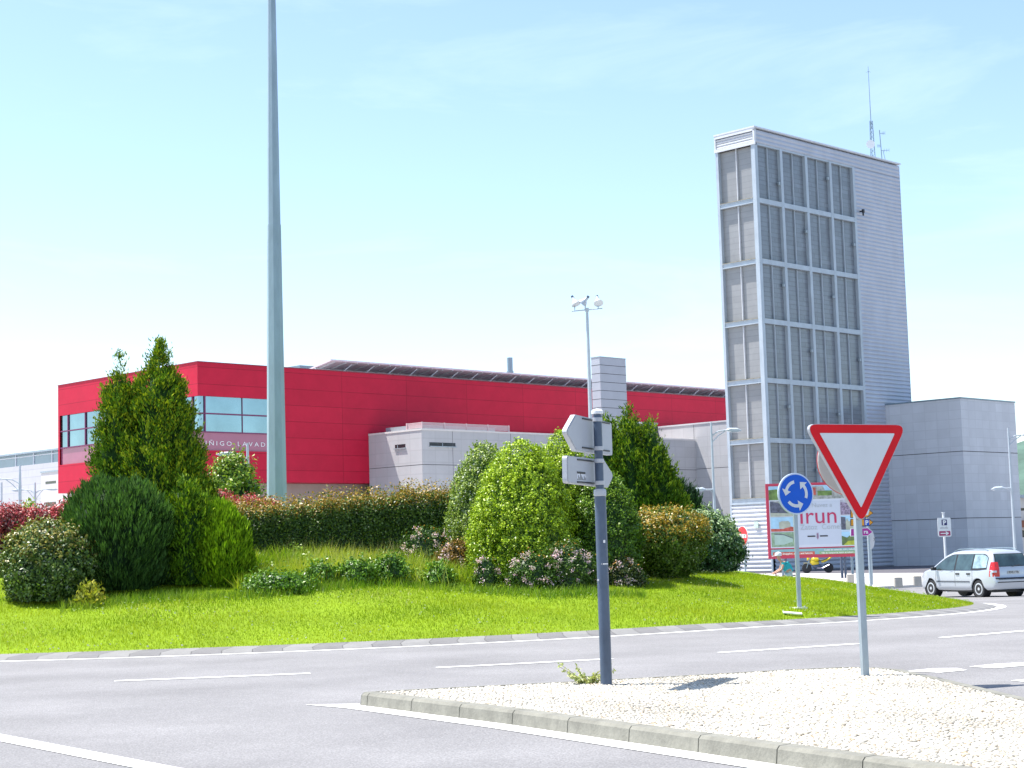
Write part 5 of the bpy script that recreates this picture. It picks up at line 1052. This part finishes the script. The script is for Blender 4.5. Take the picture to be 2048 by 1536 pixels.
def cone(p=1.15, base=.85, tipr=.02): return lambda t: (np.maximum(0, 1-np.clip(t, 0, 1))**p*(1-tipr)+tipr)*(base+(1-base)*np.minimum(1, t/.15))
def tab(pts): x = [p[0] for p in pts]; y = [p[1] for p in pts]; return lambda t: np.interp(t, x, y)
def spot(xl, xr, yt, Y):
    """centre, ground height, height and half width of a plant spanning xl..xr at depth Y with its top at yt"""
    p = at_y((xl+xr)/2, yt, Y); b = at_y((xl+xr)/2, 1150, Y); x = b.x; z = gz(x, Y); return x, z-.03, p.z-z+.03, (xr-xl)/2*Y/3350
def plant(name, parts, label, cat, m, group=None, trunk=None):
    V, Q, C = join(parts); c = V.mean(0)
    if trunk:
        e = empty(name, trunk[:3], label, cat, group); np_mesh('crown', V, Q, m, e, C); g = LB(); h, r = trunk[3], trunk[4]
        g.tube([(0, 0, -.1), (.02, 0, h*.4), (0, .02, h*.8)], [r, r*.7, r*.3], 7)
        for a in (0.5, 2.2, 4.1): g.tube([(0, 0, h*.3), (r*5*math.cos(a), r*5*math.sin(a), h*.55)], [r*.4, r*.12], 5)
        g.build('trunk', M['bark'], e); return e
    return tag(np_mesh(name, V, Q, m, None, C), label, cat, group)
G = dict(
 jun=((.012, .045, .012), (.07, .15, .03)), cyp=((.02, .07, .005), (.16, .29, .01)), gold=((.05, .14, .004), (.27, .42, .01)),
 lau=((.07, .17, .004), (.46, .6, .02)), lau2=((.06, .14, .015), (.38, .48, .08)), hed=((.02, .065, .008), (.14, .22, .02)), var=((.025, .07, .012), (.17, .25, .05)))
# left group
x, z, H, R = spot(130, 332, 956, 34.4)
plant('juniper_bush', [crown(x, 34.4, z, H, R, 26000, tab([(0, .72), (.15, .92), (.45, 1.), (.7, .93), (.88, .7), (.97, .4), (1, .1)]), .13, .022, *G['jun'], sho=380, sl=.24, tip=(.13, .26, .04), tipz=.35, tipp=.5, amp=.07, up=.75, clus=.75, csig=.055, cn=520)],
      'rounded dark blue green juniper bush at the foot of the tall cypress', 'bush', M['needle'], 'evergreen shrubs on the roundabout mound')
x, z, H, R = spot(178, 430, 684, 36.6); mx_ = at_y(319, 900, 36.6).x; x2 = at_y(243, 900, 36.6).x; Hs = at_y(250, 712, 36.6).z-z
trp = tab([(0, .9), (.12, 1.), (.25, .93), (.4, .8), (.5, .70), (.62, .56), (.72, .46), (.8, .40), (.85, .3), (.89, .13), (.92, .12), (1, .02)])
plant('cypress_tree', [crown(mx_, 36.6, z, H, R*.93, 56000, trp, .095, .028, *G['cyp'], sho=420, sl=.34, tip=(.38, .42, .01), tipz=.15, tipp=.3, amp=.16, up=.55, clus=.8, csig=.075, cn=520, tiltx=0.),
      crown(x2, 36.5, z, Hs, R*.5, 22000, tab([(0, .9), (.4, .95), (.6, .75), (.75, .55), (.86, .42), (.9, .2), (1, .02)]), .095, .028, *G['cyp'], sho=200, sl=.3, tip=(.38, .42, .01), tipz=.5, tipp=.3, amp=.2, up=.55, clus=.85, csig=.07, cn=240),
      crown(at_y(372, 1100, 35.3).x, 35.3, gz(at_y(372, 1100, 35.3).x, 35.3), at_y(372, 962, 35.3).z-gz(at_y(372, 1100, 35.3).x, 35.3), 66*35.3/3350, 15000, tab([(0, 1.), (.5, 1.), (.75, .8), (1, .2)]), .095, .028, *G['cyp'], sho=80, sl=.25, tip=(.3, .4, .01), tipz=.5, tipp=.25, amp=.15, up=.6, clus=.8, csig=.07, cn=160),
      crown(at_y(352, 900, 36.3).x, 36.3, z, H*.6, R*.34, 12000, tab([(0, .9), (.5, 1.), (.8, .7), (1, .05)]), .095, .028, *G['cyp'], sho=120, sl=.3, tip=(.32, .4, .01), tipz=.5, tipp=.3, amp=.18, up=.6, clus=.85, csig=.07, cn=160)],
      'tall ragged cypress with two pointed tops before the red hall corner', 'tree', M['needle'], None, (mx_, 36.6, z, H*.8, .1))
x, z, H, R = spot(384, 504, 1004, 35.3)
plant('golden_thuja', [crown(x-.02, 35.3, z, H, R, 19000, tab([(0, .8), (.12, .98), (.35, 1.), (.6, .84), (.8, .58), (.93, .3), (1, .04)]), .12, .028, *G['gold'], sho=260, sl=.2, tip=(.26, .42, .01), tipz=.2, tipp=.4, amp=.06, up=.85, clus=.75, csig=.05, cn=420)],
      'bright green teardrop thuja on the right side of the tall cypress', 'bush', M['needle'], 'evergreen shrubs on the roundabout mound')
x, z, H, R = spot(8, 198, 1040, 33.5)
plant('glossy_bush', [crown(x, 33.5, z, H, R, 15000, dome(3.2, 2.2, .8), .07, .038, *G['var'], sho=220, sl=.16, tip=(.28, .22, .04), tipz=.5, tipp=.55, amp=.08, clus=.5, csig=.06, spk=((.42, .46, .3), .06))],
      'low rounded olive bush with pale glossy leaves left of the dark juniper', 'bush', M['leaf'])
x, z, H, R = spot(148, 206, 1168, 32.6)
plant('yellow_sprouts', [crown(x, 32.6, z, H, R, 500, dome(2, 1.6, .7), .09, .04, (.25, .3, .03), (.5, .45, .05), amp=.3, core=False, inner=.1, up=.5)], 'small tuft of yellow green leaves at the foot of the dark juniper', 'plant', M['leaf'])
# hedges
def hedge(pts, hts, wid, n, L, Wd, c0, c1, tip, tipz=.55, tipp=.7, amp=.08, spk=None, gfn=gz, jag=.1):
    P = [Vector(p) for p in pts]; cum = [0]
    for a, b in zip(P, P[1:]): cum.append(cum[-1]+(b-a).length)
    T_ = cum[-1]; s = RS.uniform(0, T_, n); px_ = np.interp(s, cum, [p.x for p in P]); py_ = np.interp(s, cum, [p.y for p in P]); h = np.interp(s, cum, hts)
    d0 = (P[-1]-P[0]).normalized(); nx, ny = -d0.y, d0.x; phi = RS.uniform(0, math.pi, n); e = .55
    cc, ss = np.sign(np.cos(phi))*np.abs(np.cos(phi))**e, np.abs(np.sin(phi))**e; d = 1-np.abs(RS.normal(0, .1, n))
    lm_ = 1+amp*(np.sin(s*3.1)+np.sin(s*5.7+1)+np.sin(s*9.3+phi*3))/1.7; up_ = (RS.rand(n)**6)*jag*(phi > .6)*(phi < 2.5)
    off = cc*wid/2*d*lm_; zz = ss*h*d*(1+(lm_-1)*.6)+up_
    g_ = np.array([gfn(a, b) for a, b in zip(px_[::40], py_[::40])]); gs = np.interp(s, s[::40][np.argsort(s[::40])], g_[np.argsort(s[::40])])
    Pp = np.stack([px_+nx*off, py_+ny*off, gs+zz], 1); N = unit(np.stack([nx*cc, ny*cc, ss*.9+.1], 1)); tt = zz/h
    q = RS.rand(n, 1); C = (np.array(c0)*(1-q)+np.array(c1)*q)*RS.uniform(.7, 1.3, (n, 1))
    k = RS.rand(n) < tipp*np.clip((tt-tipz)/.3, 0, 1); C[k] = C[k]*.25+np.array(tip)*RS.uniform(.5, 1.15, (k.sum(), 1))
    if spk: k = RS.rand(n) < spk[1]; C[k] = np.array(spk[0])*RS.uniform(.7, 1.1, (k.sum(), 1))
    V, Q, Cc = leaves(Pp, N, L, Wd, C, .15, .6)
    M_ = 40; sv = np.linspace(0, T_, M_); vx, vy, vh = np.interp(sv, cum, [p.x for p in P]), np.interp(sv, cum, [p.y for p in P]), np.interp(sv, cum, hts); cv = []
    ph_ = np.linspace(0, math.pi, 9)
    for i in range(M_):
        g0 = gfn(vx[i], vy[i])
        for f in ph_: c_ = np.sign(math.cos(f))*abs(math.cos(f))**e; s_ = abs(math.sin(f))**e; cv.append((vx[i]+nx*c_*wid*.39, vy[i]+ny*c_*wid*.39, g0+s_*vh[i]*.82))
    q = np.array([(i*9+k, (i+1)*9+k, (i+1)*9+k+1, i*9+k+1) for i in range(M_-1) for k in range(8)])
    return np.concatenate([V, np.array(cv)]), np.concatenate([Q, q+len(V)]), np.concatenate([Cc, np.tile(np.array(c0)*.8, (len(cv), 1))])
def hp(px, Y): p = at_y(px, 1050, Y); return (p.x, Y)
def hh(px, py, Y): p = at_y(px, py, Y); return max(.3, p.z-gz(p.x, Y))
plant('clipped_hedge', [hedge([hp(455, 39.6), hp(600, 40.2), hp(760, 41), hp(915, 41.5)], [hh(455, 1022, 39.6), hh(600, 1010, 40.2), hh(760, 992, 41), hh(930, 978, 41.5)], 1.5, 42000, .062, .034, *G['hed'], tip=(.36, .2, .02), tipz=.74, tipp=.8, amp=.06, jag=.36, spk=((.3, .38, .14), .05))],
      'long clipped green hedge with bronze new growth in front of the mast', 'hedge', M['leaf'])
plant('red_leaf_hedge', [hedge([hp(-70, 38.2), hp(60, 38.5), hp(170, 39)], [hh(-70, 1016, 38.2), hh(60, 1016, 38.5), hh(170, 1006, 39)], 1.5, 17000, .07, .034, (.06, .02, .015), (.2, .05, .035), tip=(.5, .07, .09), tipz=.35, tipp=.75, amp=.07, jag=.18, spk=((.55, .35, .33), .07))],
      'dense red leaved hedge at the left edge behind the olive bush', 'hedge', M['leaf'], 'red leaved hedges')
plant('red_leaf_hedge', [hedge([hp(425, 44.5), hp(560, 45)], [hh(425, 988, 44.5), hh(560, 1000, 45)], 1.2, 7000, .07, .034, (.1, .03, .02), (.25, .05, .04), tip=(.55, .08, .1), tipz=.35, tipp=.8, amp=.08, jag=.15, spk=((.6, .45, .42), .09))],
      'short stretch of red leaved hedge at the foot of the mast behind the long hedge', 'hedge', M['leaf'], 'red leaved hedges')
x, z, H, R = spot(413, 522, 903, 51)
plant('bushy_tree', [crown(x, 51, z, H, R, 9000, tab([(0, .5), (.25, .9), (.45, 1.), (.62, .86), (.78, .7), (.88, .5), (1, .1)]), .12, .055, (.03, .09, .008), (.2, .32, .03), sho=110, sl=.35, tip=(.3, .38, .03), tipz=.4, tipp=.35, amp=.2, clus=.8, csig=.14, cn=120)],
      'small leafy tree between the cypress and the mast under the curved lamp', 'tree', M['leaf'], None, (x, 51, z, H*.7, .07))
x, z, H, R = spot(32, 86, 998, 55)
plant('yellow_green_shrub', [crown(x, 55, z, H, R, 3000, dome(2.4, 2), .1, .05, (.22, .32, .02), (.42, .5, .04), amp=.15)], 'rounded yellow green shrub peeping over the red hedge at the left', 'bush', M['leaf'])
# central laurels
def lab(n, xl, xr, yt, Y, pr, gcol, lab_, tip=None, tipz=.6, cnt=24000, spk=None, amp=.06, tipp=.45, L=.058, Wd=.031, **kw):
    x, z, H, R = spot(xl, xr, yt, Y); return plant(n, [crown(x, Y, z, H, R, cnt, pr, L, Wd, *gcol, tip=tip, tipz=tipz, tipp=tipp, amp=amp, clus=.5, csig=.05, cn=600, spk=spk, sho=420, sl=.15, **kw)], lab_, 'bush', M['leaf'], 'tall clipped laurels on the mound')
lab('laurel_bush', 898, 1052, 888, 39.2, dome(2.5, 1.8, .93), G['lau2'], 'speckled pale green laurel, leftmost and rearmost of the three domed laurels', spk=((.55, .6, .5), .10), cnt=28000)
lab('laurel_bush', 940, 1158, 878, 36.9, tab([(0, .92), (.22, 1.), (.45, .9), (.62, .77), (.78, .6), (.88, .42), (.95, .24), (1, .04)]), G['lau'], 'bright yellow green domed laurel left of the direction signpost', tip=(.42, .55, .03), tipz=.3, cnt=46000)
def lobe(xl, xr, yt, Y, n, prof, c0, c1, tip, **kw): x, z, H, R = spot(xl, xr, yt, Y); return crown(x, Y, z, H, R, n, prof, .058, .031, c0, c1, tip=tip, tipz=.45, tipp=.5, amp=.07, clus=.5, csig=.05, cn=420, sho=220, sl=.16, **kw)
pk = tab([(0, .95), (.25, 1.), (.5, .95), (.7, .8), (.85, .56), (.95, .3), (1, .04)])
plant('laurel_bush', [lobe(1058, 1204, 862, 37.9, 27000, pk, (.06, .15, .004), (.42, .55, .02), (.45, .58, .04)), lobe(1130, 1284, 936, 37.5, 25000, pk, (.025, .08, .005), (.14, .26, .015), (.25, .38, .03))],  # second lobe's darker leaf colours stand in for the bush's shaded side
      'domed laurel directly behind the direction signpost, its leaves coloured lit at the peak and shaded to the right', 'bush', M['leaf'], 'tall clipped laurels on the mound')
# dark conifers behind
x, z, H, R = spot(1168, 1352, 822, 42.5)
ps_ = []
for pxc, yt, rr, c in ((1218, 826, .40, 11000), (1262, 820, .55, 19000), (1303, 838, .42, 13000), (1190, 905, .4, 7000), (1326, 900, .34, 8000), (1345, 960, .34, 7000)):
    X_ = at_y(pxc, 1000, 42.5).x; h_ = at_y(pxc, yt, 42.5).z-z; ps_.append(crown(X_, 42.5+RS.uniform(-.2, .2), z, h_, rr*1.15*R, c, tab([(0, 1.), (.4, 1.), (.65, .85), (.8, .6), (.9, .35), (1, .03)]), .1, .03, (.015, .06, .004), (.12, .23, .01), sho=110, sl=.3, tip=(.32, .42, .015), tipz=.5, tipp=.35, amp=.2, up=.55, clus=.85, csig=.075, cn=170))
plant('thuja_tree', ps_, 'dark green thuja with several pointed tips behind the signpost', 'tree', M['needle'], None, (x, 42.5, z, H*.8, .1))
x, z, H, R = spot(1300, 1404, 946, 44.5); ps_ = []
for pxc, yt, rr in ((1338, 950, .6), (1360, 958, .55), (1384, 972, .5)):
    X_ = at_y(pxc, 1000, 44.5).x; h_ = at_y(pxc, yt, 44.5).z-z; ps_.append(crown(X_, 44.5, z, h_, rr*R, 6500, tab([(0, .9), (.5, 1.), (.8, .75), (1, .08)]), .13, .025, (.012, .04, .015), (.035, .09, .03), amp=.12, up=.8, clus=.8, csig=.06, cn=140))
plant('juniper_bush', ps_, 'dark green upright juniper cluster against the pale concrete wall', 'bush', M['needle'], 'evergreen shrubs on the roundabout mound')
x, z, H, R = spot(1240, 1420, 1014, 38.9)
plant('bronze_bush', [crown(x, 38.9, z, H, R, 24000, tab([(0, .45), (.12, .66), (.35, .9), (.6, 1.), (.8, .9), (.92, .62), (1, .15)]), .062, .032, (.03, .08, .008), (.17, .26, .03), sho=300, sl=.2, tip=(.42, .24, .02), tipz=.5, tipp=.8, amp=.07, clus=.5, csig=.06, spk=((.4, .4, .2), .04))],
      'rounded bush with orange bronze new leaves at the right end of the mound', 'bush', M['leaf'])
x, z, H, R = spot(1332, 1482, 1018, 43.5)
plant('variegated_bush', [crown(x, 43.5, z, H, R, 17000, tab([(0, .8), (.3, 1.), (.55, .93), (.75, .75), (.9, .48), (1, .1)]), .09, .045, (.015, .06, .015), (.1, .2, .06), sho=220, sl=.25, tip=(.5, .62, .35), tipz=.35, tipp=.5, amp=.1, clus=.6, csig=.08, spk=((.5, .58, .42), .06))],
      'green bush with creamy leaf edges beside the tower base louvres', 'bush', M['leaf'])
# flowering shrubs
def flower(xl, xr, yt, Y, label, nf, n=3500, gcol=((.025, .07, .008), (.1, .19, .015))):
    x, z, H, R = spot(xl, xr, yt, Y); pr = dome(2.2, 1.8, .85); e = empty('flowering_shrub', (x, Y, z), label, 'flowering shrub', 'pink flowering shrubs')
    V, Q, C = crown(x, Y, z, H, R, n, pr, .06, .03, *gcol, tip=(.45, .2, .02), tipz=.6, tipp=.15, amp=.15, clus=.6, csig=.07, cn=100, ry=R*.6); np_mesh('foliage', V, Q, M['leaf'], e, C)
    P_, N_ = [], []
    for _ in range(nf):
        th = RS.uniform(3.3, 6.1) if RS.rand() < .8 else RS.uniform(0, 6.28); t = RS.uniform(.1, .97); r = pr(np.array(t))*1.03; c = np.array([x+R*r*math.cos(th), Y+R*.6*r*math.sin(th), z+H*t]); k = RS.randint(14, 30)
        P_.append(c+RS.normal(0, .033, (k, 3))); N_.append(np.tile([math.cos(th), math.sin(th), .5], (k, 1)))
    P_ = np.concatenate(P_); N_ = np.concatenate(N_); s = RS.rand(len(P_), 1); C = np.array([.7, .42, .5])*(1-s)+np.array([.85, .72, .74])*s
    V, Q, C = leaves(P_, N_, .035, .028, C); np_mesh('blossom', V, Q, M['petal'], e, C)
flower(800, 912, 1050, 38.2, 'pink flowering shrub with bronze leaves at the right end of the long hedge', 22)
flower(868, 968, 1082, 37.3, 'low bronze leaved flowering shrub beneath the speckled laurel', 12, gcol=((.08, .06, .01), (.25, .14, .02)))
flower(945, 1000, 1112, 35.2, 'small pink flowering shrub at the left foot of the bright laurel', 9, 900)
flower(1012, 1122, 1104, 35.15, 'pink flowering shrub spilling out from under the middle of the bright laurel', 26)
flower(1078, 1196, 1080, 35.4, 'pink flowering shrub between the bright laurel and the signpost', 26, 4500, ((.03, .08, .01), (.1, .17, .02)))
flower(1210, 1285, 1118, 36.6, 'pale flowering shrub in the shade right of the signpost', 16, 3000, ((.02, .05, .015), (.08, .1, .02)))
# weeds and tall grass
def weed(xl, xr, yt, Y, label, n=1500, c=((.03, .10, .01), (.18, .34, .03))):
    x, z, H, R = spot(xl, xr, yt, Y); plant('weed_clump', [crown(x, Y, z, H, R, n, dome(2.2, 1.7, .8), .07, .035, *c, amp=.35, clus=.7, csig=.08, cn=50, ry=R*.7, sho=40, sl=.2)], label, 'weeds', M['leaf'], 'leafy weed clumps below the long hedge')
weed(488, 622, 1146, 33.9, 'largest dark weed clump at the foot of the bright green thuja', 3500)
weed(612, 672, 1128, 34.7, 'leafy weed clump second from the thuja in the rough grass'); weed(674, 748, 1120, 34.9, 'leafy dark weed clump in the middle of the rough grass', 2200)
weed(748, 815, 1108, 35.3, 'leafy weed clump right of the middle of the rough grass'); weed(850, 905, 1128, 35.4, 'pale leafy weed clump nearest the pink shrubs', 900, ((.08, .2, .02), (.2, .35, .04)))
n = 34000; pxg = RS.uniform(468, 965, n); Yg = RS.uniform(33.8, 40.2, n); Xg = np.array([at_y(a, 1120, b).x for a, b in zip(pxg, Yg)])
ok = Yg > 34.4+np.interp(pxg, [470, 600, 800, 960], [-.4, -.2, .7, 1.0]); Xg, Yg = Xg[ok], Yg[ok]
def nz2(x, y): return .5+.25*np.sin(2.3*x+1.7*np.sin(1.9*y))+.25*np.sin(2.9*y+1.3*np.sin(2.7*x+1))*np.cos(1.1*x)+.12*np.sin(7*x+5*y)
nn = nz2(Xg, Yg); k = RS.rand(len(Xg)) < .25+.75*nn; Xg, Yg, nn = Xg[k], Yg[k], nn[k]
Hg = RS.uniform(.14, .42, len(Xg))*(.5+.95*nn)
blades('tall_grass', Xg, Yg, Hg, .026+0*Hg, (.12, .24, .008), (.5, .5, .05), 'uncut yellow green grass between the lawn and the long hedge', 'grass', lean=.45)
n = 900; Yg = RS.uniform(35, 39.3, n); pxg = RS.uniform(560, 900, n); Xg = np.array([at_y(a, 1120, b).x for a, b in zip(pxg, Yg)]); Hg = RS.uniform(.35, .75, n)
blades('seeding_grass', Xg, Yg, Hg, .014+0*Hg, (.32, .36, .1), (.5, .48, .2), 'pale seeding grass stalks standing before the long hedge', 'grass', lean=.25)
n = 16000; pxg = RS.uniform(470, 960, n); Yg = RS.uniform(34, 39.5, n); Xg = np.array([at_y(a, 1120, b).x for a, b in zip(pxg, Yg)])
ok = Yg > 34.5+np.interp(pxg, [470, 600, 800, 960], [-.4, -.2, .7, 1.0]); Xg, Yg = Xg[ok], Yg[ok]; nn = nz2(Xg*1.3+4, Yg*1.2); k = nn > .5; Xg, Yg, nn = Xg[k], Yg[k], nn[k]
Zg = np.array([gz(a, b) for a, b in zip(Xg, Yg)])+RS.rand(len(Xg))**.6*(nn-.42)*.75; s = RS.rand(len(Xg), 1); C = np.array([.07, .17, .012])*(1-s)+np.array([.3, .42, .03])*s
V, Q, C = leaves(np.stack([Xg, Yg, Zg], 1), np.tile([0, -.3, 1.], (len(Xg), 1)), .07, .035, C)
tag(np_mesh('rough_ground_cover', V, Q, M['leaf'], None, C), 'leafy green ground cover growing through the uncut grass', 'ground cover', None, 'stuff')
n = 26000; P = disc_pts(n, lambda x: 40); gy = (P[:, 1] > 31.8) & (P[:, 0] > -9.2) & (P[:, 0] < 3.6); 
n = 5200; pxg = RS.uniform(120, 1290, n); Yg = np.interp(pxg, [120, 340, 500, 640, 800, 950, 1100, 1290], [32.4, 32.9, 33.2, 34., 35.0, 34.7, 34.1, 35.2])+RS.normal(0, .25, n); Xg = np.array([at_y(a, 1150, b).x for a, b in zip(pxg, Yg)]); Hg = RS.uniform(.08, .22, n)
blades('border_grass', Xg, Yg, Hg, .02+0*Hg, (.1, .2, .01), (.3, .38, .04), 'longer grass fringe along the foot of the shrubs', 'grass', lean=.4)
# weed beside the signpost
wx = at_z(1172, 1368, .13); e = empty('roadside_weed', (wx.x, wx.y, .13), 'small pale green weed growing from the pebbles beside the dark signpost', 'weed')
Pw, Nw = [], []; sg = LB()
for k in range(26):
    a = RS.uniform(0, 6.28); l = RS.uniform(.12, .33); tp_ = np.array([math.cos(a)*l*1.0, math.sin(a)*l*.5, l*RS.uniform(.15, .75)]); sg.tube([(0, 0, 0), tuple(tp_*.5+np.array([0, 0, .01])), tuple(tp_)], [.004, .003, .002], 4)
    s_ = RS.uniform(.25, 1.05, 22)[:, None]; Pw.append(tp_*s_+RS.normal(0, .009, (22, 3))+np.array([wx.x, wx.y, .13])); Nw.append(np.tile([math.cos(a)*.5, math.sin(a)*.5, .8], (22, 1)))
Pw = np.concatenate(Pw); s = RS.rand(len(Pw), 1); C = np.array([.3, .38, .1])*(1-s)+np.array([.6, .6, .28])*s; V, Q, C = leaves(Pw, np.concatenate(Nw), .042, .02, C); np_mesh('leaf_mass', V, Q, M['leaf'], e, C); sg.build('stem', mat('weed_stem', (.2, .17, .07), .8, .1), e)
